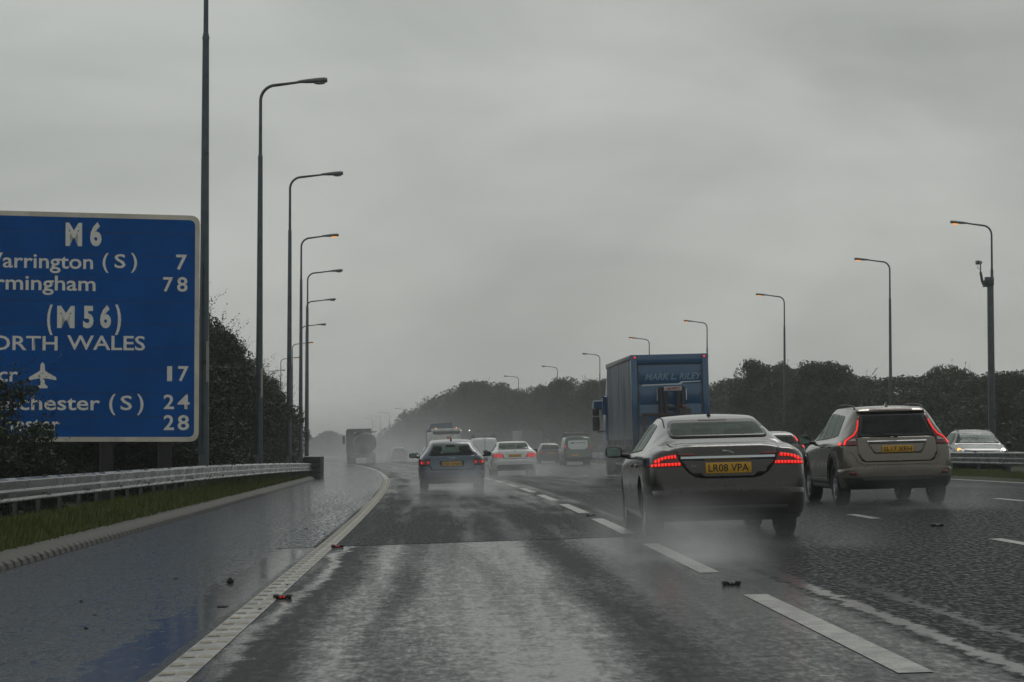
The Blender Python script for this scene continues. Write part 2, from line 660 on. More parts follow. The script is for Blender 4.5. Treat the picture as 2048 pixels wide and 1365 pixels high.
    crack = t.math('ABSOLUTE', t.math('SUBTRACT', t.noise(t.mapping(P, (.5, .12, 1), (1, 7, 0)), 1.3, 3.0, .5), .5))
    base = t.mix(t.step(crack, .0, .004, .35, 0.0), base, (.008, .008, .009, 1))
    # --- damp stone (diffuse) under water (glossy)
    hgt = t.math('ADD', t.math('MULTIPLY', t.noise(P, 38.0, 4.0, .7), .6), t.math('MULTIPLY', speck, .6))
    bp0 = t.node('ShaderNodeBump', Strength=.6, Distance=.012, Height=hgt)
    dif = t.node('ShaderNodeBsdfDiffuse', Color=base, Normal=bp0.outputs[0])
    t.l.new(base, b.inputs['Base Color'])
    t.l.new(t.mixf(W_, .32, .10), b.inputs['Roughness'])
    b.inputs['IOR'].default_value = 1.40
    wav = t.noise(t.mapping(P, (7, 5, 1)), 1.0, 4.0, .6)
    bp1 = t.node('ShaderNodeBump', Distance=.012, Height=hgt)
    t.l.new(t.mixf(W_, .30, .035), bp1.inputs['Strength'])
    bp2 = t.node('ShaderNodeBump', Strength=t.mixf(t.math('MULTIPLY', pud, shoulder), .10, .035), Distance=.02, Height=wav, Normal=bp1.outputs[0])
    t.l.new(bp2.outputs[0], b.inputs['Normal'])
    ms = t.n.new('ShaderNodeMixShader')
    t.l.new(W_, ms.inputs[0])
    t.l.new(dif.outputs[0], ms.inputs[1])
    t.l.new(b.outputs[0], ms.inputs[2])
    t.l.new(ms.outputs[0], t.n['Material Output'].inputs['Surface'])
    return m


M['road'] = road_material()
M['grass_soil'] = simple('grass_soil', (.030, .042, .016), .9, spec=.2, var=.45, vscale=2.5, bump=.4, bscale=9)
M['kerb'] = simple('kerb_concrete', (.080, .076, .067), .6, spec=.15, var=.3, vscale=7, bump=.25, bscale=60)
M['kerb_slot'] = simple('kerb_slot', (.006, .006, .007), .7)


def marking_material():
    m, t, b = new_mat('road_paint')
    tc_ = t.n.new('ShaderNodeTexCoord')
    n = t.noise(tc_.outputs['Object'], 4.5, 6.0, .72)
    n2 = t.noise(tc_.outputs['Object'], 60, 4.0, .7)
    worn = t.step(t.math('ADD', t.math('MULTIPLY', n, .6), t.math('MULTIPLY', n2, .4)), .40, .62)
    t.l.new(t.mix(worn, (.14, .14, .132, 1), (.43, .425, .40, 1)), b.inputs['Base Color'])
    b.inputs['Roughness'].default_value = .32
    b.inputs['Specular IOR Level'].default_value = .45
    bp = t.node('ShaderNodeBump', Strength=.35, Distance=.006, Height=n2)
    t.l.new(bp.outputs[0], b.inputs['Normal'])
    return m


M['mark'] = marking_material()
M['rib'] = simple('road_paint_rib', (.27, .245, .185), .5, var=.3, vscale=30)

# the ground: one sheet, sunk a little where the road lies on it
GREL = [-1500, -400, -150, -60, -40, -20, -12, -9, -7.5, -6.45, -5.9, -5.6, -5.3, -5.05, KERB - .31, KERB - .16, KERB - .02, 0, 5, 10, 13.2, 13.46, 14.7, 15.98, 16.1, 20, 25, 30.3, 30.6, 34, 38, 44, 52, 60, 100, 250, 600, 1800]


def ground_z(r, d):
    z = gz(r, d)
    if KERB - .05 < r < 13.4 or 16.05 < r < 30.45:
        z -= .05
    if d > 115.5 and -12.5 < r < KERB:
        z = min(z, .026 * KERB + drop(d) - .06)
    return z


ground = sheet('ground', GREL, steps(-40, 3200, ((140, 4.0), (420, 8.0), (1600, 40.0), (3200, 200))), M['grass_soil'], 0, ground_z)
tag(ground, kind='structure')
road = sheet('road', [KERB, -3.5, -2.5, -1.5, -.5, .5, 1.5, 2.5, 3.5, 5, 6.5, 8, 9.5, 11, 12.5, 13.4], DS, M['road'])
tag(road, 'wet grey motorway carriageway with a darker coarse surface in the outer lanes', kind='structure')
road2 = sheet('road', [16.1, 18, 20, 22, 24, 26, 28, 30.4], DS, M['road'])
tag(road2, 'wet carriageway of the oncoming traffic beyond the central barrier', kind='structure')

road3 = sheet('road', [-9.5, -8, -6.5, -5.2, KERB - .002], steps(113, 420, ((140, 2.0), (420, 8.0))), M['road'], .0, lambda r, d: .026 * KERB + .002 * (r - KERB) + drop(d))
tag(road3, 'wet tarmac widening to the left past the end of the crash barrier', kind='structure')
# drainage kerb with its row of slots
mb = MB()
kd = steps(-6, 114, ((114, 1.0),))


def kturn(d):
    """the far end of the kerb curves away to the left"""
    return KERB - max(0.0, d - 108.0) ** 2 * .07


for i in range(len(kd) - 1):
    d0, d1 = kd[i], kd[i + 1]
    ring = []
    for d in (d0, d1):
        zr = gz(KERB + .05, d)
        x = xc(d) + kturn(d)
        ring.append([(x, d, zr - .04), (x - .0, d, zr + .008), (x - .022, d, zr + .055), (x - .17, d, zr + .132), (x - .31, d, zr + .14), (x - .32, d, zr - .04)])
    vs = ring[0] + ring[1]
    mb.add(vs, [(k, k + 1, k + 7, k + 6) for k in range(5)], 0, False)
d = -4.0
while d < 62:
    zr = gz(KERB + .05, d)
    x = xc(d) + KERB + .004
    mb.add([(x + .005, d - .055, zr + .001), (x + .005, d + .055, zr + .001), (x - .016, d + .050, zr + .058), (x - .016, d - .050, zr + .058), (x - .060, d + .030, zr + .088), (x - .060, d - .030, zr + .088)], [(0, 1, 2, 3), (3, 2, 4, 5)], 1)
    d += .42
kerb = mb.build('kerb', [M['kerb'], M['kerb_slot']], recalc=False)
tag(kerb, 'grey concrete drainage kerb with a row of dark slots', kind='structure')


def strip(mb, r0, r1, d0, d1, h=.004, n=None):
    n = n or max(1, int((d1 - d0) / 2.5))
    vs, fs = [], []
    for i in range(n + 1):
        d = d0 + (d1 - d0) * i / n
        vs += [(xc(d) + r0, d, gz(r0, d) + h), (xc(d) + r1, d, gz(r1, d) + h)]
    for i in range(n):
        fs.append((2 * i, 2 * i + 1, 2 * i + 3, 2 * i + 2))
    mb.add(vs, fs)


# edge line between hard shoulder and first lane, with its raised ribs
mb = MB()
strip(mb, -1.525, -1.325, -10, 420, .004)
d = 8.0
while d < 95:
    zr = gz(-1.43, d)
    for (a, b_) in ((-1.515, -1.435), (-1.415, -1.335)):
        x0, x1 = xc(d) + a, xc(d) + b_
        mb.add([(x0, d - .05, zr + .0045), (x1, d - .05, zr + .0045 + .003), (x1, d + .05, zr + .0075), (x0, d + .05, zr + .0045), (x0 + .01, d - .02, zr + .013), (x1 - .01, d - .02, zr + .016), (x1 - .01, d + .02, zr + .016), (x0 + .01, d + .02, zr + .013)],
               [(0, 1, 5, 4), (1, 2, 6, 5), (2, 3, 7, 6), (3, 0, 4, 7), (4, 5, 6, 7)], 1)
    d += .5
el = mb.build('edge_line', [M['mark'], M['rib']])
tag(el, 'cream ribbed line along the edge of the hard shoulder', kind='structure')
# long marks between first and second lane: 6 m marks, 3 m gaps
mb = MB()
s0 = 5462.0 / (1195 - 890 + 10.0)
k = -2
while True:
    e = s0 + 0.15 + 9.0 * k
    if e > 330:
        break
    strip(mb, 2.22, 2.40, e - 6.0, e, .004, 4)
    k += 1
ll = mb.build('lane_line', [M['mark']])
tag(ll, 'long white dashes between the first and second lane', kind='structure')
for (rr, off, lab) in ((5.98, 25.4, 'short white dashes between the second and third lane'), (9.62, 22.6, 'short white dashes between the third and outer lane')):
    mb = MB()
    k = -2
    while off + 9 * k < 330:
        strip(mb, rr - .075, rr + .075, off + 9 * k - 2.0, off + 9 * k, .004, 2)
        k += 1
    q = mb.build('lane_line', [M['mark']])
    tag(q, lab, kind='structure')
mb = MB()
strip(mb, 13.02, 13.2, -10, 420, .004)
q = mb.build('edge_line', [M['mark']])
tag(q, 'plain white line along the central barrier', kind='structure')

# reflecting road studs
M['stud'] = simple('stud_iron', (.022, .022, .023), .5, bump=.2, bscale=80)
M['stud_red_glow'] = emis('stud_red_glow', (1.0, .05, .03), .22, base=(.25, .015, .015))  # weak emission stands in for light the red reflector returns; not a lamp
M['stud_white'] = simple('stud_white', (.22, .22, .20), .15, coat=.5)


def stud_meshes():
    mb = MB()
    mb.bbox((-.072, -.06, 0), (-.034, .06, .036), .010)
    mb.bbox((.034, -.06, 0), (.072, .06, .036), .010)
    mb.bbox((-.036, -.05, 0), (.036, .05, .028), .008)
    o = mb.build('stud_body', M['stud'])
    mb = MB()
    for x in (-.013, .013):
        mb.lathe([(0, .0), (-.008, .007), (0, .010)], 'y', (x, -.049, .016), 10)
    return o.data, o, mb


sb_, so_, mb2 = stud_meshes()
lens_r = mb2.build('stud_lens', M['stud_red_glow'])
lens_w = bpy.data.objects.new('stud_lens', lens_r.data.copy())
lens_w.data.materials[0] = M['stud_white']
mdata = {'r': lens_r.data, 'w': lens_w.data}
for o in (so_, lens_r):
    bpy.data.objects.remove(o)
bpy.data.objects.remove(lens_w)
stud_list = [(-1.285, 18.56, 'r', 'dull red road stud nearest to us beside the ribbed edge line'),
             (-1.275, 27.7, 'r', 'dull red road stud by the edge line at the surface joint'),
             (2.28, 18.7, 'w', 'dark white-eyed road stud between the two nearest long lane dashes'),
             (2.30, 27.9, 'w', 'dark road stud by the left rear wheel of the brown saloon'),
             (2.31, 36.9, 'w', 'dark road stud between lane dashes behind the blue hatchback'),
             (6.15, 29.2, 'w', 'flat dark road stud between second and third lane behind the beige car')]
for rel, d, c_, lab in stud_list:
    p = RP(rel, d, .003)
    e = empty('road_stud', p, math.atan(-slope(d)), 0, -math.atan(.026))
    tag(e, lab, 'road stud', 'reflecting road studs on the carriageway')
    for nm, md in (('stud_body', sb_), ('stud_lens', mdata[c_])):
        o = bpy.data.objects.new(nm, md)
        COL.objects.link(o)
        o.parent = e

# a few scraps and stones lying on the hard shoulder
M['scrap'] = simple('scrap_rubber', (.012, .012, .012), .6)
for (px, py, w_, h_, lab) in ((460, 1165, .07, .06, 'upright torn black rubber scrap on the hard shoulder'), (445, 1212, .09, .018, 'flat black rubber scrap beside the edge line puddle'), (172, 1255, .035, .022, 'small dark stone on the hard shoulder near the blue puddle'), (352, 1157, .03, .02, 'small dark stone in the middle of the hard shoulder'), (612, 1058, .045, .02, 'small dark stone on the hard shoulder near the joint'),
                              (163, 1202, .03, .02, 'dark stone on the hard shoulder, topmost of the loose four near the puddle'), (190, 1228, .035, .012, 'flat dark chip on the hard shoulder left of the puddle'), (308, 1105, .025, .016, 'tiny dark stone on the hard shoulder opposite the kerb slots'), (520, 1218, .05, .015, 'black scrap lying on the right of the ribbed edge line'), (575, 1170, .04, .015, 'small black scrap beside the edge line near the red stud')):
    dd = 5522.0 / ((py - 890) + .026 * (px - 892))
    p = at(px, py, dd)
    p.z = gz(p.x - xc(dd), dd)
    bm = bmesh.new()
    bmesh.ops.create_icosphere(bm, subdivisions=2, radius=1)
    for v in bm.verts:
        v.co = Vector((v.co.x * (1 - .55 * v.co.z) * w_ / 2 * rnd.uniform(.6, 1.1), v.co.y * w_ / 2 * rnd.uniform(.5, 1), (v.co.z + .8) * h_ / 1.8 * rnd.uniform(.6, 1.1)))
    mb = MB()
    mb.bm(bm, 0, None, False)
    q = mb.build('rubber_scrap' if 'rubber' in lab else 'stone', M['scrap'], loc=p)
    tag(q, lab, 'scrap' if 'rubber' in lab else 'stone')

# ------------------------------------------------------------------ grass on the verge
def leaf_mat(name, lo, hi, rough=.55, trans=.25):
    m, t, b = new_mat(name)
    geo = t.n.new('ShaderNodeNewGeometry')
    tc_ = t.n.new('ShaderNodeTexCoord')
    n = t.noise(tc_.outputs['Object'], .9, 3.0, .6)
    f = t.math('ADD', t.math('MULTIPLY', geo.outputs['Random Per Island'], .55), t.math('MULTIPLY', n, .45))
    t.l.new(t.mix(f, lo + (1,), hi + (1,)), b.inputs['Base Color'])
    b.inputs['Roughness'].default_value = rough
    b.inputs['Specular IOR Level'].default_value = .3
    if trans > 0:
        tr = t.node('ShaderNodeBsdfTranslucent')
        t.l.new(t.mix(f, lo + (1,), hi + (1,)), tr.inputs['Color'])
        mx = t.n.new('ShaderNodeMixShader')
        mx.inputs[0].default_value = trans
        t.l.new(b.outputs[0], mx.inputs[1])
        t.l.new(tr.outputs[0], mx.inputs[2])
        t.l.new(mx.outputs[0], t.n['Material Output'].inputs['Surface'])
    return m


M['grass'] = leaf_mat('grass_blades', (.040, .068, .012), (.125, .135, .034))


def kerb_back(d):
    return KERB - .31


def bar_rel(d):
    """lateral place of the left crash barrier"""
    if d < 30:
        return -5.75
    if d < 52:
        return -5.75 + .55 * (d - 30) / 22
    return -5.2 + .45 * min(1.0, (d - 52) / 55)


g_v, g_f = [], []
gr = np.random.RandomState(3)
NG = 42000
dd_ = 10 ** gr.uniform(math.log10(14), math.log10(118), NG)
for i in range(NG):
    d = float(dd_[i])
    r = gr.uniform(-7.2, kerb_back(d) + .05)
    if r < bar_rel(d) - .3 and gr.rand() < .6:
        continue
    s = gr.uniform(.07, .19) * (1.0 + .5 * (d > 50))
    if r > kerb_back(d) - .15:
        s *= .7
    wv = .006 + .00022 * d
    x, z = xc(d) + r, gz(r, d)
    a = gr.uniform(0, 6.28)
    lx, ly = math.cos(a) * s * .5, math.sin(a) * s * .5
    cx, cy = math.cos(a + 1.3) * wv, math.sin(a + 1.3) * wv * .3
    b0 = len(g_v)
    g_v += [(x - abs(cx) - .003, d - cy, z - .01), (x + abs(cx) + .003, d + cy, z - .01), (x + lx * .5 + abs(cx) * .6, d + ly * .5, z + s * .7), (x + lx * .5 - abs(cx) * .6, d + ly * .5, z + s * .7), (x + lx, d + ly, z + s)]
    g_f += [(b0, b0 + 1, b0 + 2, b0 + 3), (b0 + 3, b0 + 2, b0 + 4)]
me = bpy.data.meshes.new('grass')
me.from_pydata(g_v, [], g_f)
me.materials.append(M['grass'])
grass = bpy.data.objects.new('grass', me)
COL.objects.link(grass)
tag(grass, 'wet green grass between the kerb and the left crash barrier', kind='stuff')

# rough grass of the central reserve
g_v, g_f = [], []
for i in range(9000):
    d = float(10 ** gr.uniform(math.log10(45), math.log10(140)))
    r = gr.uniform(13.5, 15.9)
    s = gr.uniform(.06, .2)
    x, z = xc(d) + r, gz(r, d)
    a = gr.uniform(0, 6.28)
    lx = math.cos(a) * s * .6
    b0 = len(g_v)
    wv = .015
    g_v += [(x - wv, d, z - .01), (x + wv, d, z - .01), (x + lx, d, z + s)]
    g_f += [(b0, b0 + 1, b0 + 2)]
me = bpy.data.meshes.new('grass')
me.from_pydata(g_v, [], g_f)
me.materials.append(M['grass'])
g2 = bpy.data.objects.new('grass', me)
COL.objects.link(g2)
tag(g2, 'rough dark grass under the central barrier', kind='stuff')

# ------------------------------------------------------------------ crash barriers
M['galv'] = simple('galvanised_steel', (.19, .20, .208), .24, .65, var=.12, vscale=1.5)
M['galv_dark'] = simple('weathered_steel', (.10, .105, .11), .45, .5, var=.3, vscale=5)
M['bolt'] = simple('dark_bolt', (.02, .02, .02), .6)


def barrier(label, relf, d0, d1, topf, post_step, name='crash_barrier', face=1, level=None, bolts=1.6):
    def BP(r, d, h=0.0):
        return Vector((xc(d) + r, d, (level(d) if level else gz(r, d)) + h))
    root = empty(name, BP(relf(d0), d0))
    tag(root, label, 'barrier')
    base = root.location
    ds = steps(d0, d1, ((1000, 1.6),))
    # rail: two corrugations with bright top flanges
    prof_ = [(.0, .0), (.030, .0), (.074, -.030), (.078, -.042), (.052, -.150), (.056, -.158), (.076, -.170), (.078, -.178), (.058, -.262), (.062, -.268), (.092, -.288), (.094, -.300), (.080, -.316), (.0, -.320), (.0, 0)]
    mb = MB()
    n = len(prof_)
    rings = []
    for d in ds:
        p = BP(relf(d), d, topf(d)) - base
        rings.append([(p.x + face * a, p.y, p.z + b_) for a, b_ in prof_])
    for i in range(len(ds) - 1):
        mb.add(rings[i] + rings[i + 1], [(k, k + 1, k + 1 + n, k + n) for k in range(n - 1)], 0, False)
    mb.add(rings[0], [list(range(n - 1))])
    mb.add(rings[-1], [list(range(n - 1))])
    d = d0 + .8
    while d < d1 - .3 and bolts:
        p = BP(relf(d), d, topf(d)) - base
        for dy in (-.09, .09):
            mb.lathe([(-.002, .022), (.022, .020), (.024, 0)], 'z', (p.x + face * .04, p.y + dy, p.z), 8, 1, False)
            mb.lathe([(0, .022), (.016 * face, .018), (.018 * face, 0)], 'x', (p.x + face * .028, p.y + dy, p.z - .15), 8, 1, False)
            mb.lathe([(0, .020), (.016 * face, .016), (.018 * face, 0)], 'x', (p.x + face * .088, p.y + dy, p.z - .25), 8, 1, False)
        d += bolts
    mb.build('rail', [M['galv'], M['bolt']], root, recalc=True)
    first = None
    d = d0 + .8
    cnt = 0
    while d < d1 and cnt < 100:
        p = BP(relf(d), d) - base
        H = topf(d)
        if first is None:
            mb = MB()
            mb.box((-.075, -.055, -.1), (-.067, .055, .74))
            mb.box((-.067, -.055, -.1), (-.02, -.049, .74))
            mb.box((-.067, .049, -.1), (-.02, .055, .74))
            first = mb.build('post', M['galv_dark'], root)
            o = first
        else:
            o = first.copy()
            COL.objects.link(o)
            o.parent = root
        o.location = (p.x, p.y, p.z)
        o.scale = (face, 1, (H - .02) / .74)
        d += post_step
        cnt += 1
    return root


lb = barrier('wet silver crash barrier with bright upper and lower edges along the grass verge', bar_rel, 10.0, 104.0, lambda d: .76 if d < 52 else .76 - .16 * min(1, (d - 52) / 55), 1.6, level=flat, bolts=3.2)
cb = barrier('silver crash barrier along the central reserve', lambda d: 14.1, 44.0, 300.0, lambda d: .63, 3.2, face=-1, bolts=3.2)
# dark slatted end of the left barrier
p0 = RP(-4.80, 104.5)
p0.z = flat(104.5) - .12
root = empty('end_terminal', p0, math.atan(-slope(105)))
tag(root, 'dark slatted crash cushion at the far end of the left barrier', 'barrier end')
M['dark_slat'] = simple('dark_slat', (.018, .017, .016), .55, var=.4, vscale=5)
for k in range(4):
    mb = MB()
    mb.bbox((-.30, -.02, .05 + .235 * k), (.46, 7.5, .265 + .235 * k), .02)
    mb.build('slat', M['dark_slat'], root)
for k in range(4):
    mb = MB()
    for x in (-.33, .46):
        mb.box((x, .3 + 2.2 * k, -.1), (x + .03, .42 + 2.2 * k, .99))
    mb.build('post', M['galv_dark'], root)
mb = MB()
mb.bbox((-.32, -.05, .995), (.48, 7.5, 1.02), .01)
mb.build('cap', M['galv_dark'], root)
mb = MB()
mb.bbox((-.30, -7.0, .42), (-.18, -.02, .66), .02)
mb.build('rail_end', M['galv'], root)
# ------------------------------------------------------------------ car builder
def pchip(xs, ys):
    xs = np.array(xs, float)
    ys = np.array(ys, float)
    h = np.diff(xs)
    de = np.diff(ys) / h
    m = np.zeros(len(xs))
    m[0], m[-1] = de[0], de[-1]
    for i in range(1, len(xs) - 1):
        if de[i - 1] * de[i] > 0:
            w1, w2 = 2 * h[i] + h[i - 1], h[i] + 2 * h[i - 1]
            m[i] = (w1 + w2) / (w1 / de[i - 1] + w2 / de[i])

    def f(x):
        x = min(max(x, xs[0]), xs[-1])
        i = min(max(int(np.searchsorted(xs, x)) - 1, 0), len(xs) - 2)
        t = (x - xs[i]) / h[i]
        return float((2 * t**3 - 3 * t**2 + 1) * ys[i] + (t**3 - 2 * t**2 + t) * h[i] * m[i] + (-2 * t**3 + 3 * t**2) * ys[i + 1] + (t**3 - t**2) * h[i] * m[i + 1])
    return f


def catmull(P, sub):
    P = np.array(P, float)
    n = len(P)
    out = []
    for i in range(n - 1):
        p0 = P[i - 1] if i > 0 else P[i] * 2 - P[i + 1]
        p1, p2 = P[i], P[i + 1]
        p3 = P[i + 2] if i + 2 < n else P[i + 1] * 2 - P[i]
        for k in range(sub):
            t = k / sub
            out.append(0.5 * ((2 * p1) + (-p0 + p2) * t + (2 * p0 - 5 * p1 + 4 * p2 - p3) * t * t + (-p0 + 3 * p1 - 3 * p2 + p3) * t**3))
    out.append(P[-1])
    return np.array(out)


def in_poly(x, y, P):
    r = False
    n = len(P)
    j = n - 1
    for i in range(n):
        if (P[i][1] > y) != (P[j][1] > y) and x < (P[j][0] - P[i][0]) * (y - P[i][1]) / (P[j][1] - P[i][1]) + P[i][0]:
            r = not r
        j = i
    return r


def rounded(P, r, seg=5):
    """polygon with rounded corners; r one radius or one per corner"""
    n = len(P)
    if not hasattr(r, '__len__'):
        r = [r] * n
    out = []
    for i in range(n):
        p = Vector(P[i])
        a = Vector(P[i - 1]) - p
        b = Vector(P[(i + 1) % n]) - p
        q = min(r[i], a.length * 0.45, b.length * 0.45)
        if q < 1e-4:
            out.append(tuple(p))
            continue
        s, e = p + a.normalized() * q, p + b.normalized() * q
        for k in range(seg + 1):
            t = k / seg
            out.append(tuple(s * (1 - t) ** 2 + p * 2 * t * (1 - t) + e * t * t))
    return out


def inset(P, d):
    n = len(P)
    A = sum(P[i - 1][0] * P[i][1] - P[i][0] * P[i - 1][1] for i in range(n))
    sg = 1 if A > 0 else -1
    out = []
    for i in range(n):
        p0, p1, p2 = Vector(P[i - 1]), Vector(P[i]), Vector(P[(i + 1) % n])
        d1, d2 = (p1 - p0), (p2 - p1)
        if d1.length < 1e-6 or d2.length < 1e-6:
            out.append(tuple(p1))
            continue
        d1.normalize()
        d2.normalize()
        n1 = Vector((-d1.y, d1.x)) * sg
        n2 = Vector((-d2.y, d2.x)) * sg
        nn = n1 + n2
        k = nn.length
        nn = nn / k if k > 1e-4 else n1
        out.append(tuple(p1 + nn * min(d / max(0.35, nn.dot(n1)), 2 * d)))
    return out


class Car:
    """a car body lofted along its length, with panels laid on its skin. y = 0 is the rear bumper, z = 0 the road"""

    def __init__(s, S, root, mats):
        s.S = S
        s.root = root
        s.mats = mats
        s.L = S['L']
        s.top, s.bot, s.sho, s.roofw = [pchip(*zip(*S[k])) for k in ('top', 'bot', 'sho', 'roofw')]
        Wd = S['W'] / 2
        wf = S.get('wid') or [(0, .70), (.02, .80), (.06, .88), (.12, .93), (.25, .968), (.45, .99), (.8, 1.0), (s.L - 1.1, 1.0), (s.L - .6, .97), (s.L - .25, .88), (s.L - .08, .74), (s.L, .6)]
        s.wid = pchip([a for a, b in wf], [b * Wd for a, b in wf])
        s.build_body()

    def section(s, y):
        S = s.S
        zb, zt, w_, wr = s.bot(y), s.top(y), s.wid(y), s.roofw(y)
        zs = min(s.sho(y), zt - 0.03)
        cr = S.get('crown', 0.05) * min(1.0, max(0.35, (zt - zs) / 0.25))
        tuck = S.get('tuck', 0.03)
        wr = min(wr, w_ * 0.95)
        P = [(0, zb), (w_ * .80, zb), (w_ * .955, zb + min(.07, .2 * (zs - zb))), (w_ * .99, zb + .36 * (zs - zb)), (w_, zb + .62 * (zs - zb)),
             (w_ - tuck * .35, zs - min(.07, .22 * (zs - zb))), (w_ - tuck * 1.4, zs)]
        we = w_ - tuck * 1.4
        hz = zt - cr - zs
        if hz > 0.12:
            ze = zt - cr
            P += [(we + (wr - we) * .33 - .02 * 0 + 0.012, zs + hz * .33), (we + (wr - we) * .70 + 0.016, zs + hz * .70), (wr, ze), (wr * .90, ze + cr * .52), (wr * .6, zt - cr * .2), (wr * .3, zt - cr * .05), (0, zt)]
        else:
            ze = zs + hz * .8
            P += [(we * .97, zs + hz * .3), (we * .93, zs + hz * .55), (we * .86, ze), (we * .76, zs + hz * .88), (we * .55, zt - hz * .04), (we * .3, zt), (0, zt)]
        C = catmull(P, s.S.get('sub', 4))
        C[:, 0] = np.maximum(C[:, 0], 0)
        C[0, 0] = 0
        C[-1, 0] = 0
        return C

    def build_body(s):
        L = s.L
        base = [0, .008, .02, .035, .05, .07, .09, .11, .135, .16, .19, .22, .26]
        ys = sorted(set(base + [L - q for q in base] + list(np.arange(.30, L - .29, s.S.get('dy', .055)))))
        rings = []
        for y in ys:
            C = s.section(y)
            rings.append([(x, y, z) for x, z in C] + [(-x, y, z) for x, z in C[-2:0:-1]])
        n = len(rings[0])
        vs = [p for r in rings for p in r]
        fs = []
        for i in range(len(rings) - 1):
            for k in range(n):
                fs.append((i * n + k, i * n + (k + 1) % n, (i + 1) * n + (k + 1) % n, (i + 1) * n + k))
        # caps
        for (i0, flip) in ((0, 0), (len(rings) - 1, 1)):
            zc = sum(p[2] for p in rings[i0]) / n
            c = len(vs)
            vs.append((0, rings[i0][0][1], zc))
            for k in range(n):
                f = (i0 * n + (k + 1) % n, i0 * n + k, c)
                fs.append(f[::-1] if flip else f)
        me = bpy.data.meshes.new('body')
        me.from_pydata(vs, [], fs)
        bm = bmesh.new()
        bm.from_mesh(me)
        bmesh.ops.recalc_face_normals(bm, faces=bm.faces)
        bm.to_mesh(me)
        bm.free()
        me.materials.append(s.mats['paint'])
        me.materials.append(M['trim'])
        o = bpy.data.objects.new('body', me)
        COL.objects.link(o)
        # wheel arches
        tmp = []
        for (yc, rr) in ((s.S['wheels'][0], s.S['arch']), (s.S['wheels'][1], s.S['arch'])):
            mb = MB()
            hw = s.S['W'] / 2
            for sg in (-1, 1):
                bm = bmesh.new()
                bmesh.ops.create_cone(bm, cap_ends=True, segments=36, radius1=rr, radius2=rr, depth=.55)
                mb.bm(bm, 0, Matrix.Translation((sg * (hw + .02), yc, s.S['wr'] + .02)) @ Matrix.Rotation(math.pi / 2, 4, 'Y'), False)
            c = mb.build('cut', M['trim'], recalc=True)
            md = o.modifiers.new('b', 'BOOLEAN')
            md.operation = 'DIFFERENCE'
            md.object = c
            md.solver = 'EXACT'
            try:
                md.material_mode = 'TRANSFER'
            except Exception:
                pass
            tmp.append(c)
        dg = bpy.context.evaluated_depsgraph_get()
        me2 = bpy.data.meshes.new_from_object(o.evaluated_get(dg))
        o.modifiers.clear()
        o.data = me2
        for c in tmp:
            bpy.data.objects.remove(c)
        me2.name = 'body'
        s.body = o
        o.parent = s.root
        s.refresh()
        s.holes = []

    def refresh(s):
        me = s.body.data
        vs = [v.co.copy() for v in me.vertices]
        s.bvh = BVHTree.FromPolygons(vs, [list(p.vertices) for p in me.polygons])

    def hit(s, a, b, view):
        """point and normal of the skin seen from behind ('r'), ahead ('f'), the sides ('l', 'R') or above ('t')"""
        if view == 'r':
            o, d = Vector((a, -1, b)), Vector((0, 1, 0))
        elif view == 'f':
            o, d = Vector((a, s.L + 1, b)), Vector((0, -1, 0))
        elif view == 'l':
            o, d = Vector((-3, a, b)), Vector((1, 0, 0))
        elif view == 'R':
            o, d = Vector((3, a, b)), Vector((-1, 0, 0))
        else:
            o, d = Vector((a, b, 4)), Vector((0, 0, -1))
        p, n, i, ds = s.bvh.ray_cast(o, d)
        return (p, n, d) if p is not None else (None, None, d)

    def panel(s, name, poly, view, mat, off=.004, grid=.05, parent=None, thick=.006, inner=None, inmat=None, label=None, smooth=True, maxy=None):
        """a sheet over polygon poly, laid on the skin"""
        P = [Vector(p) for p in poly]
        # subdivide the outline
        out = []
        for i in range(len(P)):
            a, b = P[i], P[(i + 1) % len(P)]
            k = max(1, int((b - a).length / grid))
            out += [a.lerp(b, j / k) for j in range(k)]
        pts = list(out)
        edges = [(i, (i + 1) % len(out)) for i in range(len(out))]
        nb = len(out)
        if inner:
            Q = [Vector(p) for p in inner]
            b0 = len(pts)
            iq = []
            for i in range(len(Q)):
                a, b = Q[i], Q[(i + 1) % len(Q)]
                k = max(1, int((b - a).length / grid))
                iq += [a.lerp(b, j / k) for j in range(k)]
            pts += iq
            edges += [(b0 + i, b0 + (i + 1) % len(iq)) for i in range(len(iq))]
        xs = [p.x for p in P]
        zs = [p.y for p in P]
        ip = [tuple(p) for p in inset([tuple(p) for p in P], grid * .4)]
        x = min(xs) + grid / 2
        while x < max(xs):
            z = min(zs) + grid / 2
            while z < max(zs):
                if in_poly(x, z, ip):
                    pts.append(Vector((x, z)))
                z += grid
            x += grid
        r = delaunay_2d_cdt(pts, edges, [], 1, 1e-5)
        vs2, tris = r[0], r[2]
        V = []
        good = []
        for q in vs2:
            p, n, d = s.hit(q.x, q.y, view)
            if p is None or (maxy is not None and p.y > maxy):
                good.append(False)
                V.append(Vector((0, 0, 0)))
                continue
            good.append(True)
            if n.dot(d) > 0:
                n = -n
            V.append(p + n * off * .6 - d * off * .4)
        mb = MB()
        F, mi = [], []
        for t in tris:
            if all(good[i] for i in t):
                c = (vs2[t[0]] + vs2[t[1]] + vs2[t[2]]) / 3
                if not in_poly(c.x, c.y, [tuple(p) for p in P]):
                    continue
                F.append(tuple(t))
                mi.append(0 if (inner and in_poly(c.x, c.y, inner)) else (1 if inner else 0))
        if not F:
            return None
        # orientation towards the viewer
        d = s.hit(0, 0, view)[2]
        for i, f in enumerate(F):
            nrm = (V[f[1]] - V[f[0]]).cross(V[f[2]] - V[f[0]])
            if nrm.dot(d) > 0:
                F[i] = f[::-1]
        b = 0
        mb.v = [tuple(p) for p in V]
        mb.f = [list(f) for f in F]
        mb.m = mi
        mb.s = [smooth] * len(F)
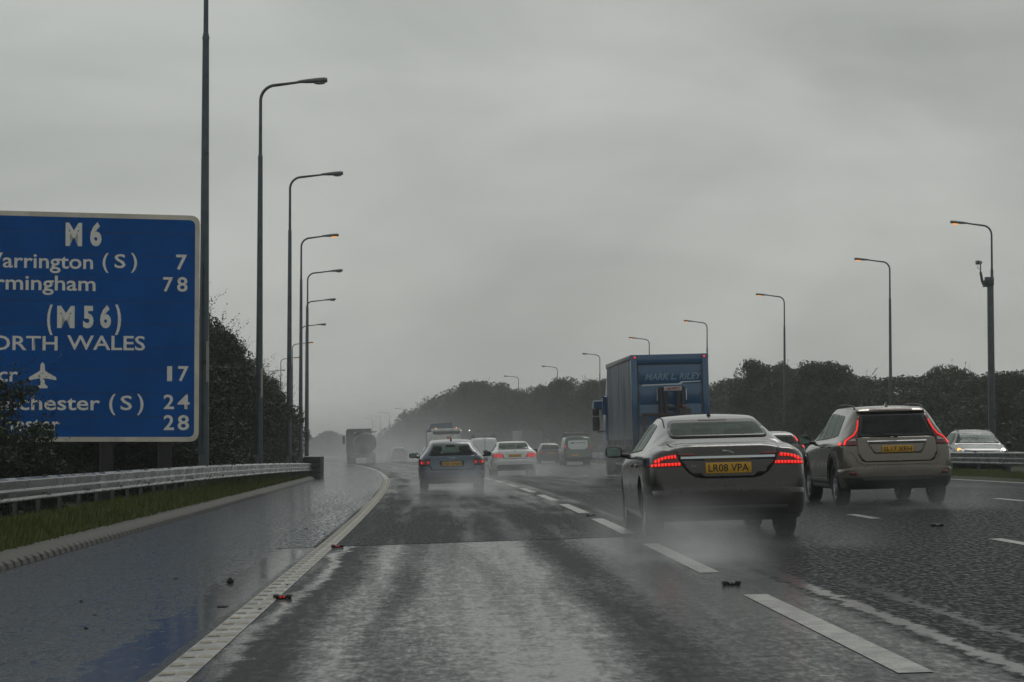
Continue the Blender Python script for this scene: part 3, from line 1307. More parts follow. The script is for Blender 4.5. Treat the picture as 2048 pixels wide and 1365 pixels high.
        # rim
        if thick > 0:
            cnt = {}
            for f in F:
                for i in range(3):
                    e = (f[i], f[(i + 1) % 3])
                    cnt[e] = cnt.get(e, 0) + 1
            for (a_, b_) in list(cnt):
                if (b_, a_) not in cnt:
                    k = len(mb.v)
                    mb.v += [tuple(V[a_] + d * thick), tuple(V[b_] + d * thick)]
                    mb.f.append([b_, a_, k, k + 1])
                    mb.m.append(1 if inner else 0)
                    mb.s.append(False)
        mats = [mat] if not inner else [inmat_or(mat), inmat]
        o = mb.build(name, mats, parent or s.root)
        if label:
            o['label'] = label
        return o

    def window(s, name, poly, view, r=.05, frit=.025, mat=None, hole=True, parent=None):
        P = rounded(poly, r)
        I = inset(P, frit)
        o = s.panel(name, P, view, mat or s.mats.get('glass', M['glass']), off=.005, grid=.07, inner=I, inmat=M['frit'], parent=parent)
        if hole:
            s.holes.append((inset(P, frit * .35), view))
        return o

    def cut_holes(s):
        me = s.body.data
        bm = bmesh.new()
        bm.from_mesh(me)
        bm.normal_update()
        kill = []
        for f in bm.faces:
            c = f.calc_center_median()
            n = f.normal
            for P, view in s.holes:
                if view == 'r' and n.y < -0.05 and in_poly(c.x, c.z, P) and c.y < s.L * .55 and all(in_poly(v.co.x, v.co.z, P) for v in f.verts):
                    kill.append(f)
                    break
                if view == 'f' and n.y > 0.05 and c.y > s.L * .35 and all(in_poly(v.co.x, v.co.z, P) for v in f.verts):
                    kill.append(f)
                    break
                if view == 'l' and n.x < -0.3 and all(in_poly(v.co.y, v.co.z, P) for v in f.verts):
                    kill.append(f)
                    break
                if view == 'R' and n.x > 0.3 and all(in_poly(v.co.y, v.co.z, P) for v in f.verts):
                    kill.append(f)
                    break
        bmesh.ops.delete(bm, geom=kill, context='FACES')
        bm.normal_update()
        for f in bm.faces:
            f.smooth = True
            if f.normal.z < -0.75 and f.calc_center_median().z < .5:
                f.material_index = 1
        bm.to_mesh(me)
        bm.free()

    def line(s, name, pts, view, width=.008, mat=None, off=.003, closed=False, parent=None, step=.03):
        """a narrow strip along a path on the skin"""
        P = [Vector(p) for p in pts]
        if closed:
            P.append(P[0])
        Q = []
        for i in range(len(P) - 1):
            k = max(1, int((P[i + 1] - P[i]).length / step))
            Q += [P[i].lerp(P[i + 1], j / k) for j in range(k)]
        Q.append(P[-1])
        mb = MB()
        prev = None
        for i, q in enumerate(Q):
            a = Q[max(0, i - 1)]
            b = Q[min(len(Q) - 1, i + 1)]
            t = (b - a).normalized()
            nn = Vector((-t.y, t.x)) * width / 2
            cur = []
            for e in (q + nn, q - nn):
                p, n, d = s.hit(e.x, e.y, view)
                if p is None:
                    cur = None
                    break
                if n.dot(d) > 0:
                    n = -n
                cur.append(p + n * off * .5 - d * off * .5)
            if cur and prev:
                mb.add([prev[0], prev[1], cur[1], cur[0]], [(0, 1, 2, 3)], 0, True)
            prev = cur
        if not mb.f:
            return None
        return mb.build(name, mat or M['trim'], parent or s.root)

    def text(s, name, txt, cx, cz, wtot, h, view, mat, off=.008, parent=None, bold=.0, pt=None):
        return text_mesh(name, txt, mat, wtot, h, Matrix.Translation(pt if pt is not None else (cx, s.hit(cx, cz, view)[0].y - off, cz)) @ Matrix.Rotation(math.pi / 2, 4, 'X'), parent or s.root, bold)

    def plate(s, txt, cx, cz, wd=.52, h=.111, lean=0.0, rec=True, letters=True):
        p, n, d = s.hit(cx, cz, 'r')
        y = min(s.hit(cx, cz + dz, 'r')[0].y for dz in (-h / 2, 0, h / 2)) - .012
        mb = MB()
        mb.bbox((cx - wd / 2, y - .004, cz - h / 2), (cx + wd / 2, y + .006, cz + h / 2), .012)
        o = mb.build('number_plate', M['plate'], s.root)
        if letters:
            t = text_mesh('plate_lettering', txt, M['ink'], wd * .88, h * .66, Matrix.Translation((cx, y - .0065, cz)) @ Matrix.Rotation(math.pi / 2, 4, 'X'), s.root, .35)
            t.parent = o
        return o

    def wheels(s, hub=.31, detail=True):
        S = s.S
        r, wd = S['wr'], S.get('tw', .225)
        hw = S['W'] / 2
        first = None
        for yc in S['wheels']:
            for sg in (-1, 1):
                e = empty('wheel', (sg * (hw - wd / 2 - .035), yc, r))
                e.parent = s.root
                if first is None:
                    h = wd / 2
                    mb = MB()
                    rb = r * .68
                    mb.lathe([(-h * .8, rb), (-h * .96, rb + .02), (-h, r * .86), (-h * .86, r * .975), (-h * .6, r), (h * .6, r), (h * .86, r * .975), (h, r * .86), (h * .96, rb + .02), (h * .8, rb)])
                    t = mb.build('tyre', M['tyre'], e)
                    mb = MB()
                    mb.lathe([(h * .8, rb + .002), (h * .62, rb - .02), (-h * .4, rb - .03), (-h * .8, rb + .002)])
                    for k in range(5):
                        a = 2 * math.pi * k / 5
                        Mx = Matrix.Translation((h * .55, 0, 0)) @ Matrix.Rotation(a, 4, 'X')
                        mb.bbox((-.015, -.035, .02), (.02, .035, rb), .01, 0, Mx)
                        Mx = Matrix.Translation((-h * .55, 0, 0)) @ Matrix.Rotation(a, 4, 'X')
                        mb.bbox((-.02, -.035, .02), (.015, .035, rb), .01, 0, Mx)
                    mb.lathe([(-h * .62, 0.0), (-h * .62, .07), (h * .62, .07), (h * .62, 0.0)])
                    q = mb.build('rim', M['alloy'], e)
                    mb = MB()
                    mb.lathe([(-.02, .0), (-.02, rb * .72), (.02, rb * .72), (.02, .0)])
                    first = (t, q)
                else:
                    for q in first:
                        c = q.copy()
                        COL.objects.link(c)
                        c.parent = e

    def seats(s, yf, yr, zb, zh, rhd=True, hr=True, ztop=None):
        """front seats, rear bench, dashboard, mirror inside"""
        hw = s.S['W'] / 2
        for x in (-.36, .36):
            mb = MB()
            Mx = Matrix.Translation((x, yf, 0)) @ Matrix.Rotation(R_(-12) * -1, 4, 'X') if False else Matrix.Translation((x, yf, 0))
            mb.bbox((-.24, -.08, .45), (.24, .08, zb), .06, 0, Mx)
            mb.bbox((-.24, 0, .40), (.24, .5, .55), .06, 0, Mx)
            mb.bbox((-.13, -.06, zb + .03), (.13, .05, zh), .045, 0, Mx)
            mb.box((-.07, -.01, zb - .03), (-.05, .01, zb + .05), 0, Mx)
            mb.box((.05, -.01, zb - .03), (.07, .01, zb + .05), 0, Mx)
            mb.build('seat', M['cloth'], s.root)
        mb = MB()
        mb.bbox((-hw * .72, yr - .1, .40), (hw * .72, yr + .08, zb - .06), .06)
        if hr:
            for x in (-.42, .42):
                mb.bbox((x - .12, yr - .08, zb - .04), (x + .12, yr + .02, zb + .07), .04)
        mb.build('rear_bench', M['cloth'], s.root)
        mb = MB()
        yd = s.S['dash']
        mb.bbox((-hw * .8, yd, .55), (hw * .8, yd + .45, s.S['dashz']), .05)
        st = Matrix.Translation((.36, yd - .12, s.S['dashz'] - .05)) @ Matrix.Rotation(R_(-25), 4, 'X')
        bm = bmesh.new()
        mb.build('dashboard', M['trim'], s.root)
        bm.free()
        mb = MB()
        mb.lathe([(-.015, .165), (0, .185), (.015, .165), (0, .15), (-.015, .165)], 'y', (0, 0, 0), 24)
        mb.bbox((-.16, -.01, -.025), (.16, .01, .025), .01)
        o = mb.build('steering_wheel', M['trim'], s.root)
        o.location = (.36, yd - .10, s.S['dashz'] - .02)
        o.rotation_euler = (R_(-20), 0, 0)
        mb = MB()
        zt = ztop or (s.top(yd - .35) - .17)
        mb.bbox((-.125, yd - .37, zt - .035), (.125, yd - .33, zt + .035), .02)
        mb.tube([(0, yd - .33, zt), (0, yd - .22, zt + .08)], .012, 6)
        mb.build('rear_view_mirror', M['trim'], s.root)

    def mirrors(s, y, z, mat, sides=(-1, 1), wd=.22, h=.15):
        hw = s.wid(y)
        for sg in sides:
            mb = MB()
            x0, x1 = sorted((sg * (hw + .035), sg * (hw + .035 + wd)))
            bm = bmesh.new()
            bmesh.ops.create_uvsphere(bm, u_segments=18, v_segments=12, radius=1)
            for v in bm.verts:
                c = v.co
                e = 2.0 / 3.2
                q = Vector([math.copysign(abs(t) ** e, t) for t in c])
                if q.y < 0:
                    q.y *= .35
                v.co = Vector((q.x * wd / 2 * (1 - .12 * max(0, q.y)), q.y * .11, q.z * h / 2 * (1 - .1 * max(0, sg * q.x))))
            mb.bm(bm, 0, Matrix.Translation(((x0 + x1) / 2, y, z)), True)
            mb.tube([(sg * (hw - .06), y + .05, z - .06), (sg * (hw + .06), y + .03, z - .045)], [.035, .025], 8, 0)
            o = mb.build('wing_mirror', mat, s.root)
            mb = MB()
            q = rounded([(x0 + .02, z - h / 2 + .02), (x1 - .02, z - h / 2 + .02), (x1 - .02, z + h / 2 - .018), (x0 + .02, z + h / 2 - .018)], .03, 4)
            mb.prism(q, y - .044, y - .036, 'y')
            g = mb.build('mirror_glass', M['mirror_glass'], o)

    def fin(s, y, mat, h=.06, x=0):
        p = s.hit(x, y, 't')[0]
        mb = MB()
        v = [(x - .03, y - .06, p.z - .01), (x + .03, y - .06, p.z - .01), (x + .02, y + .09, p.z - .01), (x - .02, y + .09, p.z - .01), (x - .006, y - .05, p.z + h), (x + .006, y - .05, p.z + h)]
        mb.add(v, [(0, 1, 5, 4), (1, 2, 5), (2, 3, 4, 5), (3, 0, 4)], 0, False)
        mb.build('roof_aerial', mat, s.root)


def inmat_or(m):
    return m


FONT_CACHE = {}


def text_mesh(name, txt, mat, wtot, h, Mx, parent=None, bold=0.0, shear=0.0, depth=0.0, align=None):
    """letters as a flat mesh: wtot wide, h = cap height, centred on the origin of Mx (x right, y up)"""
    cu = bpy.data.curves.new('t', 'FONT')
    cu.body = txt
    cu.size = 1.0
    cu.offset = 0.0
    cu.shear = shear
    cu.resolution_u = 3
    to = bpy.data.objects.new('t', cu)
    COL.objects.link(to)
    dg = bpy.context.evaluated_depsgraph_get()
    dg.update()
    me = bpy.data.meshes.new_from_object(to.evaluated_get(dg))
    xs = [v.co.x for v in me.vertices]
    x0, x1 = min(xs), max(xs)
    cap = 0.695
    if bold > 0:
        # heavier strokes: the outline is widened by re-evaluating with an offset
        bpy.data.meshes.remove(me)
        cu.offset = 0.03 * bold
        dg.update()
        me = bpy.data.meshes.new_from_object(to.evaluated_get(dg))
        xs = [v.co.x for v in me.vertices]
        x0, x1 = min(xs), max(xs)
    sx = (wtot / (x1 - x0)) if wtot else h / cap
    sy = h / cap
    T = Matrix.Translation((-(x0 + x1) / 2 * sx, -h / 2, 0)) @ Matrix.Diagonal((sx, sy, 1, 1))
    if align == 'l':
        T = Matrix.Translation((-x0 * sx, -h / 2, 0)) @ Matrix.Diagonal((sx, sy, 1, 1))
    me.transform(Mx @ T)
    bpy.data.objects.remove(to)
    bpy.data.curves.remove(cu)
    me.materials.clear()
    me.materials.append(mat)
    me.name = name
    o = bpy.data.objects.new(name, me)
    COL.objects.link(o)
    if parent is not None:
        o.parent = parent
    return o


def place_root(name, X, Y, extra=0.0, z=None):
    """an Empty on the road at world X, distance Y, turned along the road and leaning with its crossfall"""
    rel = X - xc(Y)
    zz = gz(rel, Y) if z is None else z
    e = empty(name, (X, Y, zz))
    e.rotation_mode = 'ZYX'
    cf = math.atan(0.026) if KERB < rel < 13.4 else 0.0
    e.rotation_euler = (0, -cf, -math.atan(slope(Y)) * -1 * -1 + extra)
    e.rotation_euler[2] = math.atan(-slope(Y)) + extra
    return e
# ------------------------------------------------------------------ lamp columns
M['lamp_steel'] = simple('lamp_steel', (.075, .095, .105), .38, .6, var=.3, vscale=2.2)
M['lantern'] = simple('lantern_shell', (.11, .13, .135), .4, .2)
M['lamp_lit'] = emis('sodium_lamp', (1.0, .40, .10), 1.0, base=(.5, .3, .1))
M['lamp_glass'] = simple('lamp_bowl', (.20, .22, .22), .2, coat=.5)
M['tagplate'] = simple('column_number_plate', (.42, .40, .34), .5)


def lamp_column(px_pole, py_head, px_head, d, side, lit, label, group, Hh, plate_no=False):
    """side +1: arm points right"""
    p = at(px_pole, 890, d)
    head = at(px_head, py_head, d)
    rel = p.x - xc(d)
    z0 = gz(rel, d)
    H = head.z - z0
    arm = abs(head.x - p.x)
    root = empty('lamp_column', (p.x, d, z0))
    tag(root, label, 'street lamp', group)
    zt = H - .22
    cl = H * .80
    mb = MB()
    mb.tube([(0, 0, -.3), (0, 0, 2.0), (0, 0, cl)], [.130, .122, .078], 14)
    mb.tube([(0, 0, cl), (0, 0, cl + .14)], [.090, .062], 14)
    up = .03 * arm
    rr = .52
    pts = [(0, 0, cl + .05), (0, 0, zt - rr)]
    for k in range(1, 9):
        a = math.pi / 2 * k / 8
        pts.append((side * rr * (1 - math.cos(a)), 0, zt - rr + rr * math.sin(a)))
    pts.append((side * (arm - .55), 0, zt + up + .05))
    mb.tube(pts, [.060] + [.052] * (len(pts) - 2) + [.040], 12)
    mb.build('column', M['lamp_steel'], root)
    # lantern: a long flattened shell, wider at its end
    mb = MB()
    x0 = arm - .62
    z = zt + up + .06
    secs = [(0, .045, .04, .04), (.10, .075, .055, .05), (.35, .115, .080, .065), (.70, .150, .105, .075), (.92, .150, .11, .070), (1.0, .125, .085, .06)]
    rings = []
    for s_, hw, hu, hd in secs:
        ring = []
        for k in range(14):
            a = 2 * math.pi * k / 14
            zz = math.sin(a)
            ring.append((side * (x0 + s_ * .98), math.cos(a) * hw, z + s_ * .05 + (zz * hu if zz > 0 else zz * hd)))
        rings.append(ring)
    for i in range(len(rings) - 1):
        mb.add(rings[i] + rings[i + 1], [(k, (k + 1) % 14, (k + 1) % 14 + 14, k + 14) for k in range(14)], 0, True)
    mb.add(rings[0], [list(range(14))])
    mb.add(rings[-1], [list(range(14))])
    lan = mb.build('lantern', M['lantern'], root, recalc=True)
    mb = MB()
    bm = bmesh.new()
    bmesh.ops.create_uvsphere(bm, u_segments=14, v_segments=8, radius=1)
    mb.bm(bm, 0, Matrix.Translation((side * (x0 + .72), 0, z - .035)) @ Matrix.Diagonal((.20, .10, .055, 1)), True)
    mb.build('lamp_bowl', M['lamp_lit'] if lit else M['lamp_glass'], lan)
    mb = MB()
    mb.box((-.10, -.145, .25), (.10, -.118, .85))
    mb.build('door', M['lantern'], root)
    if plate_no:
        mb = MB()
        q = plate_no
        mb.box((.06, -.135, q), (.125, -.11, q + .95))
        mb.build('number_strip', M['tagplate'], root)
    return root


GL = 'lamp columns along the left verge'
GRR = 'lamp columns along the far right verge'
left = [
    (407, -145, 545, 55, 0, 'tallest lamp column, its lantern above the picture, right beside the blue sign', 2.55),
    (518, 158, 633, 77.5, 0, 'tall grey lamp column with unlit lantern, next after the blue sign', 2.75),
    (578, 345, 670, 104, 0, 'grey lamp column, third from the blue sign, arm above the hedge end', False),
    (601, 469, 665, 135, 1, 'lamp column with a faint orange glow, fourth from the blue sign', False),
    (614, 540, 675, 161, 0, 'unlit lamp column nearest the dark crash cushion', False),
    (612, 598, 663, 194, 0, 'slim lamp column whose arm crosses just behind the fifth column', False),
    (602, 648, 645, 234, 0, 'slim lamp column whose arm is seventh highest on the left verge', False),
    (584, 685, 620, 275, 1, 'small lit lamp column half hidden behind the third left column', False),
    (561, 715, 594, 323, 1, 'small lamp column rising over the left hedge end', False),
    (536, 740, 566, 377, 0, 'tiny lamp column standing above the left hedge beside the second column', False),
]
for a in left:
    lamp_column(a[0], a[1], a[2], a[3], 1, a[4], a[5], GL, 0, a[6])
right = [
    (1987, 443, 1914, 127, 1, 'lit orange lamp column rising beside the camera mast'),
    (1782, 517, 1720, 152, 1, 'lit lamp column directly above the beige car'),
    (1570, 588, 1521, 187, 1, 'lit lamp column between the blue lorry and the beige car'),
    (1415, 641, 1375, 227, 1, 'lamp column showing above the right roof corner of the blue lorry'),
    (1299, 675, 1264, 263, 1, 'small lamp column showing above the left of the blue lorry roof'),
    (1200, 707, 1170, 310, 0, 'dark lamp column just left of the blue lorry'),
    (1115, 732, 1088, 358, 0, 'dark lamp column above the green van'),
    (1037, 752, 1012, 410, 0, 'dark lamp column above the white saloon'),
    (855, 806, 833, 560, 1, 'tiny lit lamp on the left slope of the wood'),
    (812, 817, 793, 600, 0, 'faint far lamp column at the left foot of the wood'),
    (779, 825, 762, 660, 0, 'faint far lamp column above the road spray, second left of the wood'),
    (761, 832, 744, 720, 0, 'very faint far lamp column just right of the tanker'),
    (745, 837, 730, 780, 0, 'faintest far lamp column above the tanker'),
]
for a in right:
    lamp_column(a[0], a[1], a[2], a[3], -1, a[4], a[5], GRR, 0)

# ------------------------------------------------------------------ camera mast
M['mast'] = simple('mast_steel', (.055, .068, .075), .45, .5, var=.3, vscale=3)
d = 126.0
p = at(1982.5, 890, d)
z0 = gz(p.x - xc(d), d)
root = empty('camera_mast', (p.x, d, z0))
tag(root, 'square steel mast with a traffic camera on a cranked arm', 'camera mast')
H = at(1982, 570, d).z - z0
mb = MB()
mb.bbox((-.13, -.13, -.3), (.13, .13, H), .03)
mb.build('mast', M['mast'], root)
mb = MB()
mb.bbox((-.26, -.16, H - .05), (.20, .16, H + .42), .03)
mb.prism([(-.38, H - .12), (.15, H - .12), (.15, H + .1), (-.3, H + .25)], -.10, .10)
mb.build('head_box', M['mast'], root)
mb = MB()
mb.tube([(-.32, 0, H + .0), (-.42, 0, H + .22), (-.50, 0, H + .70)], [.085, .075, .065], 10)
mb.tube([(-.50, 0, H + .68), (-.50, 0, H + 1.12)], [.035, .035], 8)
mb.tube([(-.50, 0, H + 1.0), (-.53, 0, H + .86), (-.64, 0, H + .88), (-.68, 0, H + 1.05)], .014, 6)
mb.build('arm', M['mast'], root)
mb = MB()
mb.bbox((-.76, -.10, H + 1.10), (-.52, .10, H + 1.32), .03)
mb.lathe([(-.22, .06), (-.08, .07)], 'y', (-.66, 0, H + 1.21), 12)
mb.bbox((-.55, -.08, H + 1.14), (-.42, .08, H + 1.28), .02)
mb.build('camera_housing', simple('camera_grey', (.22, .24, .25), .4), root)

# ------------------------------------------------------------------ the big blue sign
M['sign_blue'] = simple('sign_blue', (.0005, .084, .33), .55, spec=.06, var=.14, vscale=.9)
M['sign_white'] = simple('sign_white', (.78, .76, .71), .5, var=.08, vscale=9)
M['sign_back'] = simple('sign_post_grey', (.018, .017, .016), .6, var=.3, vscale=4)
M['border_tan'] = simple('sign_border', (.62, .57, .49), .5, var=.2, vscale=1.2)  # tan border tone, varied at random
SD = 52.0
pr = at(400, 432, SD)
prb = at(400, 884, SD)
sx1 = pr.x
szt, szb = pr.z, prb.z
SW = 5.9                                   # whole width; its left third is outside the photograph
ang = R_(14)
root = empty('motorway_sign', (sx1, SD, 0), 0)
# board plane: x to the right along the face, turned so that the left end stands nearer
root.rotation_euler = (0, 0, ang)
tag(root, 'large blue motorway distance sign with white lettering and pale border', 'road sign')
Hs = szt - szb
bw = .105


def rrect(x0, z0, x1, z1, r, n=6):
    return rounded([(x0, z0), (x1, z0), (x1, z1), (x0, z1)], r, n)


mb = MB()
mb.prism(rrect(-SW, szb, 0, szt, .22), .0, .05)
bd = mb.build('board', M['sign_blue'], root, recalc=True)
mb = MB()
o_, i_ = rrect(-SW, szb, 0, szt, .22), rrect(-SW + bw, szb + bw, -bw, szt - bw, .14)
n = len(o_)
vs = [(a, -.004, b) for a, b in o_] + [(a, -.004, b) for a, b in i_] + [(a, .03, b) for a, b in o_]
mb.add(vs, [(k, (k + 1) % n, (k + 1) % n + n, k + n) for k in range(n)] + [(k, k + 2 * n, (k + 1) % n + 2 * n, (k + 1) % n) for k in range(n)])
mb.build('border', M['border_tan'], root, recalc=False)
# plank joints of the board
mb = MB()
zz = szt - .42
while zz > szb + .2:
    mb.box((-SW + .02, -.0025, zz - .006), (-.005, .01, zz + .006))
    zz -= .505
mb.build('board_joint', simple('sign_joint', (.012, .032, .09), .5), root)
spx = Hs / 452.0


def sgn(px, py):
    """sign-face coordinates of a photograph pixel: ray against the board's plane"""
    q = at(px, py, SD)
    dirv = q - Vector((0, 0, CAM_Z))
    nrm = Vector((math.sin(ang), -math.cos(ang), 0))
    P0 = Vector((sx1, SD, 0))
    t_ = (P0 - Vector((0, 0, CAM_Z))).dot(nrm) / dirv.dot(nrm)
    w_ = Vector((0, 0, CAM_Z)) + dirv * t_
    return ((w_ - P0).dot(Vector((math.cos(ang), math.sin(ang), 0))), w_.z)


def sign_text(txt, pxa, pxb, ybase, ytop, bold=.5, name='lettering'):
    """letters from pxa to pxb, cap height between ytop and ybase"""
    a = sgn(pxa, ybase)
    b = sgn(pxb, ybase)
    c = sgn((pxa + pxb) / 2, ytop)
    cx, cz = (a[0] + b[0]) / 2, ((a[1] + b[1]) / 2 + c[1]) / 2
    return text_mesh(name, txt, M['sign_white'], b[0] - a[0], c[1] - (a[1] + b[1]) / 2, Matrix.Translation((cx, -.006, cz)) @ Matrix.Rotation(math.pi / 2, 4, 'X'), root, bold)


sign_text('M', 131, 164, 490, 448, 1.5)
sign_text('6', 180, 203, 490, 448, 1.5)
sign_text('Warrington', -48, 186, 536, 507, .45)
sign_text('(', 205, 217, 536, 507, .45)
sign_text('S', 229, 251, 536, 509, .45)
sign_text(')', 262, 274, 536, 507, .45)
sign_text('7', 352, 374, 539, 510, .6)
sign_text('Birmingham', -49, 191, 580, 551, .45)
sign_text('7', 326, 346, 583, 555, .6)
sign_text('8', 354, 375, 583, 555, .6)
sign_text('(', 94, 105, 654, 612, 1.4)
sign_text('M', 114, 149, 654, 614, 1.5)
sign_text('5', 166, 187, 654, 614, 1.5)
sign_text('6', 200, 222, 654, 614, 1.5)
sign_text(')', 230, 242, 654, 612, 1.4)
sign_text('NORTH', -56, 115, 700, 672, .45)
sign_text('WALES', 134, 290, 700, 672, .45)
sign_text("M'cr", -48, 36, 763, 734, .45)
sign_text('1', 334, 344, 762, 733, .6)
sign_text('7', 356, 377, 762, 733, .6)
sign_text('Manchester', -55, 200, 820, 791, .45)
sign_text('(', 218, 231, 820, 789, .45)
sign_text('S', 241, 264, 820, 792, .45)
sign_text(')', 274, 287, 820, 789, .45)
sign_text('2', 327, 348, 818, 790, .6)
sign_text('4', 355, 379, 818, 790, .6)
sign_text('Chester', -23, 120, 862, 834, .45)
sign_text('2', 327, 348, 860, 831, .6)
sign_text('8', 355, 378, 860, 831, .6)
# aeroplane symbol, drawn in photograph pixels on the face
pl = [(85, 725), (89, 729), (90, 742), (112, 755), (113, 761), (90, 757), (89, 768), (95, 773), (95, 777), (75, 777), (75, 773), (81, 768), (80, 757), (57, 761), (58, 755), (80, 742), (81, 729)]
mb = MB()
mb.prism([sgn(*q) for q in pl], -.007, -.003)
mb.build('aeroplane_symbol', M['sign_white'], root, recalc=True)
for xx in (-.72, -2.0, -4.6):
    mb = MB()
    mb.bbox((xx - .14, .06, -.5), (xx + .14, .34, szt - .15), .03)
    mb.build('post', M['sign_back'], root)
for zz in (szb + .4, (szt + szb) / 2, szt - .4):
    mb = MB()
    mb.box((-SW + .1, .048, zz - .04), (-.1, .062, zz + .04))
    mb.build('rail', M['sign_back'], root)

# ------------------------------------------------------------------ trees
M['bark'] = simple('bark', (.045, .038, .030), .85, bump=.5, bscale=14)
M['leaf_a'] = leaf_mat('leaves_dark', (.016, .031, .014), (.044, .067, .029))
M['leaf_b'] = leaf_mat('leaves_olive', (.022, .037, .015), (.056, .075, .029))
M['leaf_c'] = leaf_mat('leaves_autumn', (.030, .037, .014), (.074, .068, .026))
M['leaf_h'] = leaf_mat('leaves_hedge', (.008, .018, .008), (.026, .045, .018))


def crown_mesh(seed, W, H, base, nclump, nleaf, leaf, twigs=0, lean=0.0, core=True):
    """leaf faces gathered on lumps spread through the crown"""
    r = np.random.RandomState(seed)
    V, F = [], []
    lumps = []
    for i in range(nclump):
        t = r.uniform(0, 1) ** .8
        zz = base + (H - base) * t
        env = W / 2 * math.sin(math.pi * (0.18 + .74 * t)) ** .6 * r.uniform(.55, 1.05)
        a = r.uniform(0, 2 * math.pi)
        rr = env * math.sqrt(r.uniform(.15, 1))
        s = r.uniform(.09, .19) * W * (1.1 - .45 * t)
        lumps.append((rr * math.cos(a) + lean * t, rr * math.sin(a), zz - s * .4, s))
    wts = np.array([q[3] ** 2 for q in lumps])
    wts = wts / wts.sum()
    pick = r.choice(len(lumps), nleaf, p=wts)
    for i in pick:
        cx, cy, cz, s = lumps[i]
        v = r.normal(size=3)
        v /= np.linalg.norm(v)
        rad = s * r.uniform(.55, 1.0) ** .5 * min(1.12, 1 + .07 * r.normal())
        c = np.array([cx, cy, cz]) + v * rad * np.array([1, 1, .8])
        n = v + .55 * r.normal(size=3)
        n /= np.linalg.norm(n)
        a = np.cross(n, r.normal(size=3))
        a /= np.linalg.norm(a)
        b = np.cross(n, a)
        l = leaf * r.uniform(.6, 1.35)
        k = len(V)
        V += [tuple(c - a * l * .5), tuple(c + b * l * .32), tuple(c + a * l * .5), tuple(c - b * l * .32)]
        F.append((k, k + 1, k + 2, k + 3))
    for i in range(twigs):
        t = r.uniform(.55, 1)
        a = r.uniform(0, 2 * math.pi)
        env = W / 2 * math.sin(math.pi * (0.18 + .74 * t)) ** .6
        st = np.array([env * .8 * math.cos(a), env * .8 * math.sin(a), base + (H - base) * t])
        dv = np.array([math.cos(a) * .5, math.sin(a) * .5, 1.0]) + .35 * r.normal(size=3)
        ln = r.uniform(.4, .9)
        for q in range(22):
            c = st + dv * ln * q / 22 + .03 * r.normal(size=3)
            n = r.normal(size=3)
            n /= np.linalg.norm(n)
            aa = np.cross(n, r.normal(size=3))
            aa /= np.linalg.norm(aa)
            b = np.cross(n, aa)
            l = leaf * r.uniform(.4, .8)
            k = len(V)
            V += [tuple(c - aa * l * .5), tuple(c + b * l * .3), tuple(c + aa * l * .5), tuple(c - b * l * .3)]
            F.append((k, k + 1, k + 2, k + 3))
    me = bpy.data.meshes.new('crown')
    me.from_pydata(V, [], F)
    return me


def trunk_mesh(seed, W, H, base):
    r = random.Random(seed)
    mb = MB()
    mb.tube([(0, 0, -.3), (.05, .02, base * .6), (0, .05, H * .45), (.1, 0, H * .75)], [.22, .17, .11, .04], 8)
    for k in range(7):
        a = r.uniform(0, 6.28)
        z = r.uniform(base * .5, H * .55)
        e = r.uniform(.25, .42) * W
        mb.tube([(0, 0, z), (e * .5 * math.cos(a), e * .5 * math.sin(a), z + e * .5), (e * math.cos(a), e * math.sin(a), z + e * .8)], [.08, .05, .02], 6)
    me = bpy.data.meshes.new('trunk')
    me.from_pydata(mb.v, [], mb.f)
    me.polygons.foreach_set('use_smooth', [True] * len(me.polygons))
    return me


def variant(seed, W, H, base, ncl, nl, leaf, mat, twigs=0):
    c = crown_mesh(seed, W, H, base, ncl, nl, leaf, twigs)
    c.materials.append(M[mat])
    t = trunk_mesh(seed, W, H, base)
    t.materials.append(M['bark'])
    return (c, t, W, H)


def tree(var, X, Y, z, h, wsc, label, group, name='tree', rot=None):
    c, t, W, H = var
    e = empty(name, (X, Y, z), rnd.uniform(0, 6.28) if rot is None else rot)
    e.scale = (wsc / W, wsc / W, h / H)
    tag(e, label, 'tree' if name == 'tree' else 'bush', group)
    for nm, md in (('crown', c), ('trunk', t)):
        o = bpy.data.objects.new(nm, md)
        COL.objects.link(o)
        o.parent = e
    return e


VR = [variant(11, 9, 9, .6, 70, 14000, .24, 'leaf_a'), variant(12, 9, 9, .8, 60, 14000, .25, 'leaf_b'), variant(13, 9, 9, .5, 84, 14000, .23, 'leaf_a', 6), variant(14, 9, 9, .6, 56, 14000, .24, 'leaf_c'), variant(15, 9, 9, .5, 74, 14000, .24, 'leaf_b', 12)]
# skyline of the right-hand trees in the photograph: (pixel x, pixel y of the tree top)
SKY = [(800, 832), (830, 812), (860, 796), (885, 788), (905, 778), (935, 768), (955, 764), (975, 770), (1000, 772), (1020, 776), (1045, 790), (1065, 790), (1085, 775), (1105, 770), (1132, 760), (1155, 772), (1175, 768), (1200, 760), (1240, 765), (1300, 770), (1360, 768), (1430, 766), (1455, 772), (1475, 772), (1497, 745), (1520, 724), (1545, 728), (1565, 735), (1590, 745), (1615, 738), (1635, 725), (1655, 734), (1680, 748), (1705, 752), (1735, 750), (1760, 754), (1790, 752), (1825, 754), (1860, 748), (1893, 736), (1915, 750), (1950, 745), (1985, 760), (2020, 746), (2048, 740), (2100, 730)]


def skyline(px):
    for (x0, y0), (x1, y1) in zip(SKY, SKY[1:]):
        if x0 <= px <= x1:
            return y0 + (y1 - y0) * (px - x0) / (x1 - x0)
    return SKY[0][1] if px < 800 else SKY[-1][1]


